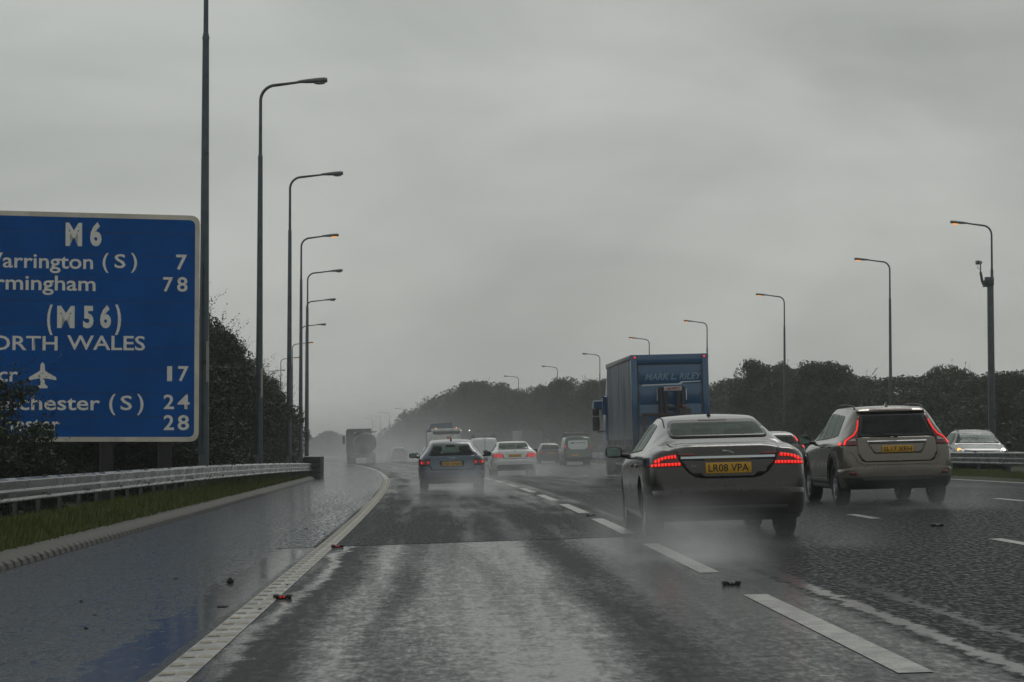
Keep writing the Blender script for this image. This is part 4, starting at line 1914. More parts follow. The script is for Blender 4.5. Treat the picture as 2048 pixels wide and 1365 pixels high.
GT = 'trees along the far right verge'
special = {0: 'olive leafy tree at the right end of the far tree belt'}
d = 130.0
i = 0
while d < 470:
    rel = 41.5 + rnd.uniform(-1.5, 1.5)
    X = xc(d) + rel
    px = 892 + X * FPX / d
    top = at(px, skyline(min(px, 2090)) + rnd.choice((rnd.uniform(-3, 4), rnd.uniform(4, 14), rnd.uniform(-6, 2))), d).z
    z = gz(rel, d)
    h = max(4.5, top - z)
    tree(VR[i % 5], X, d, z, h, rnd.uniform(5.2, 9.4) * (1 + (d - 146) / 900), 'dark leafy tree of the belt behind the right-hand lamp columns', GT)
    i += 1
    d += 5.0 + max(0, d - 146) * .016 + rnd.uniform(-.6, .6)
# the photograph's taller crowns that stand out of the belt
for (px, py, d, wd, lab, v) in ((1525, 722, 198, 7.0, 'tall rounded tree just right of the blue lorry', 0), (1640, 724, 186, 8.0, 'broad tall tree between the two lit lamp columns behind the brown saloon', 1), (1893, 735, 172, 4.6, 'narrow pointed tree left of the camera mast', 4), (1940, 746, 168, 3.4, 'thin twiggy tree top beside the camera mast', 2), (2026, 742, 150, 6.0, 'spreading tree right of the camera mast', 2), (1132, 758, 352, 9.5, 'hazy rounded tree above the green van', 0), (953, 764, 445, 12.5, 'highest hazy tree of the wood above the white van', 1)):
    X = at(px, 890, d).x
    rel = X - xc(d)
    z = gz(rel, d)
    tree(VR[v], X, d, z, at(px, py, d).z - z, wd, lab, None)
# lower growth in front of the belt and the far wood: one mass each
def mass(name, label, pts, leaf, mat, per):
    r = np.random.RandomState(5)
    V, F = [], []
    for (X, Y, z, w_, h) in pts:
        k0 = per
        u = r.normal(size=(k0, 3))
        u /= np.linalg.norm(u, axis=1)[:, None]
        u[:, 2] = np.abs(u[:, 2])
        rad = np.minimum(1.08, 1 + .10 * r.normal(size=k0) + .10 * np.sin(u[:, 0] * 5 + X) * np.sin(u[:, 2] * 6 + Y))[:, None]
        c = np.array([X, Y, z]) + u * rad * np.array([w_ / 2, w_ / 2, h])
        for q in c:
            n = r.normal(size=3)
            n /= np.linalg.norm(n)
            a = np.cross(n, r.normal(size=3))
            a /= np.linalg.norm(a)
            b = np.cross(n, a)
            l = leaf * r.uniform(.6, 1.4)
            k = len(V)
            V += [tuple(q - a * l * .5), tuple(q + b * l * .35), tuple(q + a * l * .5), tuple(q - b * l * .35)]
            F.append((k, k + 1, k + 2, k + 3))
    me = bpy.data.meshes.new(name)
    me.from_pydata(V, [], F)
    me.materials.append(M[mat])
    o = bpy.data.objects.new(name, me)
    COL.objects.link(o)
    tag(o, label, kind='stuff')
    return o


pts = []
d = 138.0
while d < 520:
    for q in range(3):
        rel = rnd.uniform(35.5, 47)
        dd = d + rnd.uniform(-3, 3)
        pts.append((xc(dd) + rel, dd, gz(rel, dd) - .3, rnd.uniform(3.5, 6), rnd.uniform(2.4, 4.6)))
    d += 4.0
mass('undergrowth', 'dark shrubs filling the foot of the right-hand tree belt', pts, .34, 'leaf_a', 620)
pts = []
for i in range(120):
    d = rnd.uniform(470, 640)
    rel = rnd.uniform(40, 66)
    X = xc(d) + rel
    px = 892 + X * FPX / d
    if px < 795:
        continue
    z = gz(rel, d)
    top = at(px, skyline(px) + rnd.uniform(4, 26), d).z
    pts.append((X, d, z - 1, rnd.uniform(7, 12), max(3, top - z + 1)))
mass('woodland', 'hazy wood on the outside of the bend', pts, .48, 'leaf_a', 1300)
pts = []
for i in range(150):
    d = rnd.uniform(520, 820)
    px = rnd.uniform(560, 830)
    X = at(px, 890, d).x
    py = 886 - 20 * abs(math.sin(px * .05)) * rnd.uniform(.2, 1)
    z = at(px, 905, d).z
    pts.append((X, d, z - 3, rnd.uniform(4, 9), at(px, py, d).z - z + 3))
mass('woodland', 'faint far trees in the mist at the end of the road', pts, .7, 'leaf_a', 700)

# left hedge: overgrown trees behind the lamp columns
VL = [variant(21, 5, 6, .2, 80, 26000, .105, 'leaf_h', 18), variant(22, 5, 6, .2, 70, 26000, .11, 'leaf_h', 30), variant(23, 5, 6, .2, 90, 26000, .105, 'leaf_h', 14)]
SKL = [(-200, 560), (300, 600), (380, 630), (412, 645), (440, 690), (470, 716), (500, 745), (525, 780), (550, 800), (575, 826), (592, 850), (602, 880), (620, 905)]


def skyl(px):
    for (x0, y0), (x1, y1) in zip(SKL, SKL[1:]):
        if x0 <= px <= x1:
            return y0 + (y1 - y0) * (px - x0) / (x1 - x0)
    return 560 if px < 0 else 905


GH = 'overgrown bushes behind the left crash barrier'
d = 58.5
i = 0
while d < 250:
    rel = -8.3 - .013 * (d - 58) + rnd.uniform(-.4, .4)
    X = xc(d) + rel
    px = 892 + X * FPX / d
    z = gz(rel, d) - .1
    h = max(2.2, at(px, skyl(px + 8), d).z - z)
    lab = 'dark overgrown bush behind the left lamp columns'
    tree(VL[i % 3], X, d, z, min(h, 8.5), rnd.uniform(4.4, 5.6) * (1 if d < 120 else 1.15), lab, GH, 'bush')
    i += 1
    d += 3.2 + (d - 58) * .022
for (px, d, wd, py, lab) in ((505, 118, 4.2, 742, 'twiggy dark bush between the second and third lamp column'), (540, 150, 4.2, 792, 'bush with ragged right edge behind the third lamp column'), (560, 178, 3.2, 838, 'last small bush of the hedge before the crash cushion')):
    X = at(px, 890, d).x
    rel = X - xc(d)
    z = gz(rel, d) - .1
    tree(VL[1], X, d, z, at(px, py, d).z - z, wd, lab, None, 'bush')
# the dark growth behind and below the sign
for (px, d, wd, h, lab) in ((-60, 57.5, 4.5, 3.2, 'dark bush behind the posts of the blue sign, outermost left'), (90, 58, 4.5, 3.0, 'dark bush behind the posts of the blue sign, below its left lettering'), (215, 59, 4.2, 2.9, 'dark bush behind the left post of the blue sign'), (325, 60, 4.2, 3.0, 'dark bush behind the right post of the blue sign')):
    X = at(px, 890, d).x
    rel = X - xc(d)
    tree(VL[0], X, d, gz(rel, d) - .1, h, wd, lab, None, 'bush')
VB = [variant(31, 2.6, 3.4, .1, 44, 9000, .095, 'leaf_h', 30)]
for (px, d, wd, py, lab) in ((8, 45.5, 2.1, 757, 'dark leafy bush in front of the lower left of the blue sign'), (76, 46.5, 1.3, 846, 'low bush growing over the bottom edge of the blue sign'), (-70, 44.5, 2.6, 735, 'dark bush at the left picture edge in front of the sign')):
    X = at(px, 890, d).x
    rel = X - xc(d)
    z = gz(rel, d) - .1
    tree(VB[0], X, d, z, at(px, py, d).z - z, wd, lab, None, 'bush')
# ------------------------------------------------------------------ the cars
def mir(P):
    return [(-x, z) for x, z in P][::-1]


def build_saloon_brown(X, Y):
    root = place_root('car', X, Y, 0.0)
    tag(root, 'taupe brown saloon with lit wide tail lamps, spray rising behind it', 'car')
    S = dict(L=4.96, W=1.877, wr=.345, arch=.385, wheels=(1.15, 4.06), crown=.055, tuck=.03, dash=3.15, dashz=.98,
             top=[(0, .60), (.03, .80), (.07, .96), (.10, 1.045), (.135, 1.085), (.2, 1.095), (.45, 1.115), (.70, 1.155), (1.0, 1.245), (1.3, 1.34), (1.6, 1.41), (2.0, 1.462), (2.4, 1.478), (2.8, 1.455), (3.1, 1.39), (3.75, 1.05), (4.3, .95), (4.75, .83), (4.9, .70), (4.96, .55)],
             bot=[(0, .38), (.03, .31), (.08, .25), (.3, .22), (1, .2), (4, .2), (4.7, .22), (4.96, .32)],
             sho=[(0, .9), (.2, .99), (.7, 1.01), (1.5, 1.01), (3, .97), (3.8, .92), (4.5, .80), (4.96, .6)],
             roofw=[(0, .7), (.15, .72), (.5, .72), (.75, .69), (1.2, .61), (1.6, .575), (2.4, .59), (3.1, .60), (3.75, .72), (4.5, .7), (4.96, .6)])
    pm = paint('taupe_paint', (.031, .025, .023), .6, .20, .6, (.022, .021, .020))
    c = Car(S, root, dict(paint=pm))
    c.window('rear_window', [(-.605, 1.178), (.605, 1.178), (.545, 1.405), (-.545, 1.405)], 'r', .09, .035)
    for sg, v in ((-1, 'l'), (1, 'R')):
        c.window('side_window', [(1.50, 1.045), (2.33, 1.02), (2.33, 1.375), (1.90, 1.345)], v, .03, .014)
        c.window('side_window', [(2.41, 1.02), (3.50, 1.0), (3.05, 1.27), (2.78, 1.36), (2.41, 1.378)], v, .03, .014)
        c.line('door_gap', [(2.37, .30), (2.37, 1.0)], v, .010)
        c.line('door_gap', [(1.42, .62), (1.55, .85), (1.50, 1.0)], v, .010)
        for y in (2.28, 1.58):
            q = c.hit(y, .86, v)[0]
            mb = MB()
            mb.bbox((q.x - .018, y - .10, .845), (q.x + .018, y + .10, .88), .012)
            mb.build('door_handle', pm, root)
    c.window('windscreen', [(-.70, 1.07), (.70, 1.07), (.57, 1.375), (-.57, 1.375)], 'f', .06, .03)
    lid = [(-.64, 1.118), (-.60, 1.06), (-.575, 1.0), (-.52, .86), (-.46, .785), (-.38, .735), (-.28, .718)]
    lid = lid + [(-x, z) for x, z in lid[::-1]]
    bl = c.panel('boot_lid', lid, 'r', pm, .006)
    c.line('boot_gap', lid[:], 'r', .016, off=.0045)
    # bumper step
    bp = [(-.90, .30), (.90, .30), (.915, .52), (.86, .585), (.5, .605), (0, .612), (-.5, .605), (-.86, .585), (-.915, .52)]
    c.panel('rear_bumper', bp, 'r', pm, .016, thick=.02)
    c.panel('bumper_skirt', rounded([(-.62, .285), (.62, .285), (.70, .40), (-.70, .40)], .05), 'r', M['black'], .022, thick=.01)
    # chrome bar, plate, badge
    mb = MB()
    n = 14
    P = []
    for i in range(n + 1):
        x = -.545 + 1.09 * i / n
        q = c.hit(x, .945, 'r')[0]
        P.append(q)
    for i in range(n):
        a, b = P[i], P[i + 1]
        vs = []
        for q in (a, b):
            vs += [(q.x, q.y - .016, .970), (q.x, q.y - .026, .945), (q.x, q.y - .014, .920), (q.x, q.y + .01, .970), (q.x, q.y + .01, .920)]
        mb.add(vs, [(0, 1, 6, 5), (1, 2, 7, 6), (3, 0, 5, 8), (2, 4, 9, 7)], 0, False)
    mb.build('chrome_bar', M['chrome'], root, recalc=False)
    c.plate('LR08 VPA', 0, .832, .53, .125)
    cat_y = c.hit(0, 1.02, 'r')[0].y - .012
    body = [(-.062, 1.036), (-.055, 1.041), (-.045, 1.038), (-.03, 1.040), (-.005, 1.031), (.025, 1.027), (.05, 1.012), (.075, .998), (.078, 1.002), (.045, 1.021), (.02, 1.022), (-.005, 1.018), (-.03, 1.022), (-.045, 1.012), (-.05, 1.014), (-.036, 1.026), (-.056, 1.030)]
    mb = MB()
    mb.prism(body, cat_y, cat_y + .006)
    mb.build('leaping_badge', M['chrome'], root)
    for x, tx in ((-.40, 'X F'),):
        c.text('boot_lettering', tx, x, .858, .055, .022, 'r', M['chrome'])
    for sg in (-1, 1):
        f = (lambda P: P) if sg < 0 else mir
        lens = [(-.905, .853), (-.90, .885), (-.84, .945), (-.78, .975), (-.70, .993), (-.592, 1.003), (-.562, .95), (-.528, .862)]
        lp = c.panel('tail_lamp', f(lens), 'r', M['dark_red'], .008, .03, thick=.008)
        c.panel('lamp_bar', f([(-.885, .860), (-.54, .867), (-.552, .903), (-.80, .897), (-.872, .888)]), 'r', M['red_on'], .013, .03, parent=lp, thick=.004)
        c.panel('lamp_bar', f([(-.862, .905), (-.80, .903), (-.77, .930), (-.71, .945), (-.592, .952), (-.603, .992), (-.70, .981), (-.78, .962), (-.83, .938)]), 'r', M['red_on'], .013, .03, parent=lp, thick=.004)
        c.panel('lens_center', f([(-.76, .908), (-.558, .910), (-.576, .942), (-.70, .936)]), 'r', M['red_off'], .011, .03, parent=lp, thick=.0)
        c.panel('lid_lamp', f(rounded([(-.575, 1.010), (-.405, 1.008), (-.352, .976), (-.56, .974)], [.0, .03, .0, .0])), 'r', M['red_off'], .010, .03, thick=.006)
        mb = MB()
        mb.lathe([(-.10, .045), (-.02, .050), (.0, .046), (.02, .040), (-.08, .036)], 'y', (0, 0, 0), 18)
        ex = mb.build('exhaust_pipe', M['chrome'], root)
        ex.location = (sg * .56, .075, .345)
        ex.scale = (1.25, -1, .8)
    c.line('brake_lamp_housing', [(-.17, 1.40), (.17, 1.40)], 'r', .012, M['dark_red'], .012)
    c.fin(1.95, M['black'], .03)
    c.mirrors(3.32, 1.03, M['black'], wd=.22, h=.155)
    # seam along the roof
    for sg in (-1, 1):
        c.line('roof_seam', [(sg * .595, 1.45), (sg * .565, 2.0), (sg * .57, 2.9)], 't', .012)
    c.cut_holes()
    c.wheels()
    c.seats(2.35, 1.35, 1.10, 1.29, ztop=1.27)
    return root


def build_suv_beige(X, Y, extra=0.0, main=True, root=None, pm=None, plate='SL17 XRH'):
    root = root or place_root('car', X, Y, extra)
    if main:
        tag(root, 'beige high-roofed car with tall curved red lamps and roof rails', 'car')
    S = dict(L=4.63, W=1.89, wr=.365, arch=.425, wheels=(.93, 3.70), crown=.05, tuck=.05, dash=2.75, dashz=1.10,
             top=[(0, .62), (.02, .78), (.06, .97), (.10, 1.07), (.14, 1.13), (.25, 1.275), (.38, 1.42), (.49, 1.525), (.54, 1.565), (.62, 1.60), (.8, 1.628), (1.3, 1.65), (2.0, 1.65), (2.4, 1.61), (2.7, 1.53), (3.4, 1.15), (3.6, 1.10), (4.2, 1.02), (4.5, .88), (4.6, .7), (4.63, .55)],
             bot=[(0, .44), (.03, .37), (.10, .30), (.3, .27), (1, .26), (3.7, .26), (4.4, .28), (4.63, .4)],
             sho=[(0, .96), (.14, 1.03), (.4, 1.08), (1.0, 1.09), (2.4, 1.06), (3.4, 1.0), (4.2, .93), (4.63, .6)],
             roofw=[(0, .76), (.14, .76), (.3, .69), (.5, .61), (.8, .60), (1.5, .62), (2.4, .63), (2.7, .62), (3.4, .76), (4.5, .7), (4.63, .6)])
    pm = pm or paint('beige_paint', (.145, .125, .097), .55, .24, .62, (.030, .027, .022))
    c = Car(S, root, dict(paint=pm, glass=M['glass_dark']))
    c.window('rear_window', [(-.635, 1.125), (.635, 1.125), (.525, 1.525), (-.525, 1.525)], 'r', .03, .05)
    c.mats['glass'] = M['glass']
    for v in ('l', 'R'):
        c.window('side_window', [(.78, 1.16), (1.30, 1.12), (1.40, 1.51), (.98, 1.485)], v, .06, .014)
        c.window('side_window', [(1.37, 1.12), (2.05, 1.095), (2.05, 1.54), (1.47, 1.515)], v, .03, .014)
        c.window('side_window', [(2.12, 1.095), (3.10, 1.08), (2.55, 1.44), (2.35, 1.515), (2.12, 1.54)], v, .03, .014)
        c.line('door_gap', [(2.09, .36), (2.09, 1.07)], v, .010)
        c.line('door_gap', [(1.20, .80), (1.30, 1.08)], v, .010)
        # cladding along the sills and round the arches
        for yc in S['wheels']:
            pts = []
            for k in range(15):
                a = math.pi * (-.08 + 1.16 * k / 14)
                pts.append((yc + .455 * math.cos(a), .385 + .455 * math.sin(a)))
            c.line('arch_cladding', pts, v, .07, M['trim'], .012, step=.05)
        c.line('sill_cladding', [(1.38, .33), (3.24, .33)], v, .12, M['trim'], .014)
        c.line('door_strip', [(1.42, .45), (3.2, .45)], v, .03, M['chrome'], .018)
        for y in (2.0, 1.30):
            q = c.hit(y, .97, v)[0]
            mb = MB()
            mb.bbox((q.x - .02, y - .10, .955), (q.x + .02, y + .10, .99), .012)
            mb.build('door_handle', pm, root)
    c.window('windscreen', [(-.74, 1.18), (.74, 1.18), (.58, 1.52), (-.58, 1.52)], 'f', .06, .03)
    gate = rounded([(-.652, 1.12), (-.652, .86), (-.60, .745), (-.53, .715), (.53, .715), (.60, .745), (.652, .86), (.652, 1.12)], .02)
    c.panel('tailgate', gate, 'r', pm, .006)
    c.line('tailgate_gap', gate, 'r', .014, off=.0045, closed=True)
    rec = rounded([(-.48, 1.02), (.48, 1.02), (.385, .855), (-.385, .855)], .02)
    c.panel('plate_recess', rec, 'r', pm, .010, thick=.004)
    c.line('recess_edge', rec, 'r', .010, off=.010, closed=True)
    # shoulders of the bumper
    sh = [(-.85, .93), (-.80, .905), (-.735, .885), (-.70, .83), (-.655, .735), (-.58, .695), (0, .69), (.58, .695), (.655, .735), (.70, .83), (.735, .885), (.80, .905), (.85, .93)]
    c.line('bumper_shoulder', sh, 'r', .035, pm, .026, step=.04)
    c.panel('rear_bumper', [(-.925, .46), (.925, .46), (.925, .60), (.70, .645), (.3, .66), (-.3, .66), (-.70, .645), (-.925, .60)], 'r', pm, .02, thick=.02)
    c.panel('bumper_skirt', rounded([(-.82, .33), (.82, .33), (.90, .50), (.60, .475), (-.60, .475), (-.90, .50)], .03), 'r', M['black'], .028, thick=.015)
    mb = MB()
    y0 = c.hit(0, 1.05, 'r')[0].y
    for i in range(12):
        xa, xb = -.49 + .98 * i / 12, -.49 + .98 * (i + 1) / 12
        ya, yb = c.hit(xa, 1.05, 'r')[0].y, c.hit(xb, 1.05, 'r')[0].y
        mb.add([(xa, ya - .008, 1.066), (xb, yb - .008, 1.066), (xb, yb - .032, 1.05), (xa, ya - .032, 1.05), (xb, yb - .008, 1.030), (xa, ya - .008, 1.030)], [(0, 3, 2, 1), (3, 5, 4, 2)], 0, False)
    mb.build('handle_bar', M['chrome'], root)
    c.plate(plate, 0, .925, .52, .111, letters=main)
    if main:
        for i, ch in enumerate('VOLVO'):
            c.text('tailgate_letter', ch, -.30 + .15 * i, 1.095, .035, .028, 'r', M['lens_clear'])
    for sg in (-1, 1):
        f = (lambda P: P) if sg < 0 else mir
        lens = [(-.56, 1.50), (-.595, 1.40), (-.645, 1.25), (-.70, 1.175), (-.80, 1.12), (-.88, 1.06), (-.915, .99), (-.665, .99), (-.665, 1.06), (-.645, 1.10), (-.635, 1.14), (-.585, 1.30), (-.54, 1.45)]
        lp = c.panel('tail_lamp', f(lens), 'r', M['red_off'], .012, .03, thick=.012)
        path = [(-.583, 1.40), (-.605, 1.32), (-.640, 1.23), (-.69, 1.165), (-.77, 1.115), (-.82, 1.07), (-.845, 1.02), (-.852, .998)]
        c.line('light_strip', f(path) if sg < 0 else [(-x, z) for x, z in path], 'r', .020, M['red_led'], .024, parent=lp, step=.03)
        p2 = [(-.885, 1.04), (-.905, 1.0)]
        c.line('light_strip', p2 if sg < 0 else [(-x, z) for x, z in p2], 'r', .022, M['red_led'], .024, parent=lp)
        c.panel('lamp_lens', f([(-.80, 1.06), (-.72, 1.10), (-.675, 1.10), (-.675, 1.06)]), 'r', M['lens_clear'], .018, .03, parent=lp, thick=0)
        c.panel('reflector', f([(-.80, .52), (-.70, .515), (-.70, .565), (-.80, .575)]), 'r', M['red_off'], .034, .04, thick=.004)
        # roof rails
        pts = [(.72, 0), (.80, .035), (1.3, .045), (2.1, .045), (2.45, .035), (2.55, 0)]
        P = []
        for y, dz in pts:
            q = c.hit(sg * .565, y, 't')[0]
            P.append((q.x, y, q.z + dz))
        mb = MB()
        mb.tube(P, .016, 8)
        mb.build('roof_rail', M['black'], root)
        mb = MB()
        mb.lathe([(-.06, .032), (0, .038), (.01, .030), (-.05, .026)], 'y', (0, 0, 0), 14)
        o = mb.build('exhaust_pipe', M['chrome'], root)
        o.location = (sg * .55, .06, .345)
        o.scale = (1.5, -1, .8)
    sp = rounded([(-.50, 1.545), (.50, 1.545), (.47, 1.585), (-.47, 1.585)], .015)
    c.panel('roof_spoiler', [(-.57, 1.53), (.57, 1.53), (.56, 1.60), (-.56, 1.60)], 'r', pm, .03, .04, thick=.02)
    c.line('brake_lamp', [(-.36, 1.565), (.36, 1.565)], 'r', .026, M['dark_red'], .046)
    c.fin(.95, pm, .075)
    mb = MB()
    q = c.hit(.02, 1.15, 'r')[0]
    mb.bbox((-.035, q.y - .03, 1.115), (.035, q.y + .02, 1.16), .015)
    mb.tube([(.0, q.y - .03, 1.15), (-.22, q.y - .0, 1.165), (-.42, q.y + .01, 1.175)], [.012, .010, .006], 6)
    mb.build('rear_wiper', M['black'], root)
    c.mirrors(2.85, 1.10, M['black'], wd=.22, h=.17)
    c.cut_holes()
    c.wheels()
    c.seats(2.0, 1.05, 1.22, 1.42, ztop=1.40)
    return root


def build_hatch_blue(X, Y):
    root = place_root('car', X, Y, 0.0)
    root.scale = (1, 1, .965)
    tag(root, 'blue grey hatchback with square dark tail lamps, rain on its pale roof', 'car')
    S = dict(L=4.24, W=1.765, wr=.32, arch=.36, wheels=(.80, 3.38), crown=.045, tuck=.035, dash=2.45, dashz=.93,
             top=[(0, .52), (.02, .66), (.06, .81), (.09, .92), (.12, .965), (.25, 1.075), (.42, 1.205), (.56, 1.295), (.62, 1.325), (.75, 1.355), (1.2, 1.395), (1.8, 1.41), (2.15, 1.38), (2.45, 1.30), (3.1, .97), (3.8, .86), (4.1, .74), (4.24, .5)],
             bot=[(0, .36), (.03, .29), (.08, .23), (.3, .2), (1, .19), (3.4, .19), (4, .2), (4.24, .3)],
             sho=[(0, .80), (.12, .88), (.4, .92), (1, .93), (2.4, .91), (3.1, .88), (3.9, .75), (4.24, .5)],
             roofw=[(0, .70), (.12, .70), (.25, .64), (.42, .57), (.6, .52), (1.2, .53), (2.2, .55), (2.45, .55), (3.1, .70), (4.24, .6)])
    pm = paint('blue_grey_paint', (.065, .092, .13), .5, .26, .55, (.03, .03, .032))
    c = Car(S, root, dict(paint=pm))
    c.window('rear_window', [(-.615, .968), (.615, .968), (.47, 1.285), (-.47, 1.285)], 'r', .03, .03)
    for v in ('l', 'R'):
        c.window('side_window', [(.72, .99), (1.45, .97), (1.48, 1.315), (.98, 1.27)], v, .03, .014)
        c.window('side_window', [(1.52, .97), (2.85, .945), (2.35, 1.24), (2.1, 1.315), (1.54, 1.325)], v, .03, .014)
        c.line('door_gap', [(1.45, .30), (1.45, .95)], v, .010)
        q = c.hit(1.6, .80, v)[0]
        mb = MB()
        mb.bbox((q.x - .018, 1.50, .785), (q.x + .018, 1.72, .815), .012)
        mb.build('door_handle', pm, root)
    c.window('windscreen', [(-.68, .99), (.68, .99), (.52, 1.31), (-.52, 1.31)], 'f', .05, .03)
    gate = rounded([(-.585, .955), (-.585, .70), (-.555, .575), (.555, .575), (.585, .70), (.585, .955)], .03)
    c.panel('tailgate', gate, 'r', pm, .005)
    c.line('tailgate_gap', gate, 'r', .014, off=.004, closed=True)
    c.panel('plate_recess', rounded([(-.33, .815), (.33, .815), (.30, .67), (-.30, .67)], .02), 'r', M['trim'], .008, thick=.003)
    c.plate('P28 UWH', 0, .737, .52, .118)
    c.panel('rear_bumper', [(-.845, .34), (.845, .34), (.855, .50), (.75, .545), (.3, .555), (-.3, .555), (-.75, .545), (-.855, .50)], 'r', pm, .016, thick=.02)
    c.line('bumper_crease', [(-.62, .335), (-.3, .35), (.3, .35), (.62, .335)], 'r', .03, pm, .034)
    c.panel('bumper_skirt', rounded([(-.66, .24), (.66, .24), (.72, .325), (-.72, .325)], .03), 'r', M['black'], .020, thick=.012)
    for sg in (-1, 1):
        f = (lambda P: P) if sg < 0 else mir
        lp = c.panel('tail_lamp', f(rounded([(-.86, .70), (-.85, .86), (-.60, .90), (-.575, .685)], .03)), 'r', M['lens_dark'], .010, .03, thick=.010)
        for x in (-.765, -.625):
            c.panel('lamp_bar', f(rounded([(x - .042, .735), (x - .042, .825), (x + .042, .825), (x + .042, .735)], .03)), 'r', M['red_dim'], .014, .03, parent=lp, thick=.003)
        c.panel('lamp_bar', f(rounded([(-.805, .745), (-.805, .815), (-.785, .815), (-.78, .745)], .01)), 'r', M['red_led'], .019, .03, parent=lp, thick=.003)
        c.panel('lamp_bar', f(rounded([(-.628, .76), (-.628, .795), (-.606, .795), (-.606, .76)], .008)), 'r', M['red_led'], .019, .03, parent=lp, thick=.003)
    ry = c.hit(0, .875, 'r')[0].y
    mb = MB()
    for k in range(4):
        bm = bmesh.new()
        mb.lathe([(0, .026), (-.004, .030), (0, .034)], 'y', (-.066 + .044 * k, ry - .004, .885), 16)
        bm.free()
    mb.build('ring_badge', M['chrome'], root)
    c.fin(.95, M['black'], .07)
    c.mirrors(2.62, .975, M['black'], wd=.21, h=.145)
    c.cut_holes()
    c.wheels(detail=False)
    c.seats(1.75, .90, 1.03, 1.22, ztop=1.22)
    return root


def build_saloon_white(X, Y):
    root = place_root('car', X, Y, 0.0)
    tag(root, 'white saloon with broad red tail lamps beside the white van', 'car')
    S = dict(L=4.87, W=1.855, wr=.335, arch=.375, wheels=(1.12, 3.99), crown=.04, tuck=.035, dash=3.1, dashz=.97, dy=.07,
             top=[(0, .60), (.03, .80), (.06, .95), (.09, 1.03), (.13, 1.055), (.4, 1.065), (.72, 1.08), (1.05, 1.20), (1.35, 1.30), (1.65, 1.375), (2.0, 1.415), (2.6, 1.42), (2.95, 1.37), (3.7, 1.03), (4.4, .90), (4.75, .76), (4.87, .55)],
             bot=[(0, .38), (.03, .31), (.08, .25), (.3, .22), (1, .2), (4, .2), (4.7, .22), (4.87, .32)],
             sho=[(0, .88), (.2, .97), (.7, .99), (1.5, .98), (3, .95), (3.8, .90), (4.5, .78), (4.87, .6)],
             roofw=[(0, .72), (.15, .74), (.5, .74), (.72, .72), (1.2, .635), (1.6, .585), (2.4, .59), (3, .60), (3.7, .72), (4.87, .6)])
    pm = paint('white_paint', (.80, .80, .79), .0, .3, .45, (.16, .155, .145))
    c = Car(S, root, dict(paint=pm))
    c.window('rear_window', [(-.665, 1.092), (.665, 1.092), (.56, 1.355), (-.56, 1.355)], 'r', .03, .03)
    for v in ('l', 'R'):
        c.window('side_window', [(1.20, 1.03), (2.28, .995), (2.28, 1.33), (1.75, 1.30)], v, .03, .014)
        c.window('side_window', [(2.36, .995), (3.42, .98), (3.0, 1.25), (2.7, 1.325), (2.36, 1.335)], v, .03, .014)
        c.line('door_gap', [(2.32, .30), (2.32, .97)], v, .012)
    c.window('windscreen', [(-.70, 1.05), (.70, 1.05), (.56, 1.36), (-.56, 1.36)], 'f', .06, .03)
    lid = rounded([(-.66, 1.07), (-.60, .93), (-.50, .86), (-.48, .70), (.48, .70), (.50, .86), (.60, .93), (.66, 1.07)], .03)
    c.panel('boot_lid', lid, 'r', pm, .005)
    c.line('boot_gap', lid, 'r', .012, off=.004, closed=True)
    c.line('handle_bar', [(-.36, .895), (.36, .895)], 'r', .022, M['chrome'], .016)
    c.plate('', 0, .825, .52, .111, letters=False)
    c.panel('rear_bumper', [(-.90, .44), (.90, .44), (.90, .60), (.5, .66), (-.5, .66), (-.90, .60)], 'r', pm, .016, thick=.02)
    c.panel('bumper_skirt', rounded([(-.70, .26), (.70, .26), (.78, .38), (.66, .46), (-.66, .46), (-.78, .38)], .03), 'r', M['black'], .024, thick=.012)
    for sg in (-1, 1):
        f = (lambda P: P) if sg < 0 else mir
        lp = c.panel('tail_lamp', f([(-.85, .755), (-.845, .90), (-.72, .925), (-.52, .905), (-.43, .755)]), 'r', M['red_pale'], .012, .04, thick=.010)
        c.panel('lamp_edge', f([(-.47, .755), (-.53, .86), (-.50, .88), (-.43, .755)]), 'r', M['dark_red'], .016, .04, parent=lp, thick=0)
    mb = MB()
    y = c.hit(0, .985, 'r')[0].y
    mb.lathe([(0, .034), (-.006, .040), (0, .046)], 'y', (0, y - .004, .985), 18)
    for k in range(3):
        a = math.pi / 2 + 2 * math.pi * k / 3
        mb.tube([(0, y - .006, .985), (.038 * math.cos(a), y - .006, .985 + .038 * math.sin(a))], .004, 5)
    mb.build('round_badge', M['chrome'], root)
    c.fin(1.75, pm, .05)
    c.mirrors(3.2, 1.0, M['trim'], wd=.2, h=.14)
    c.cut_holes()
    c.wheels()
    c.seats(2.3, 1.3, 1.08, 1.26, ztop=1.24)
    return root


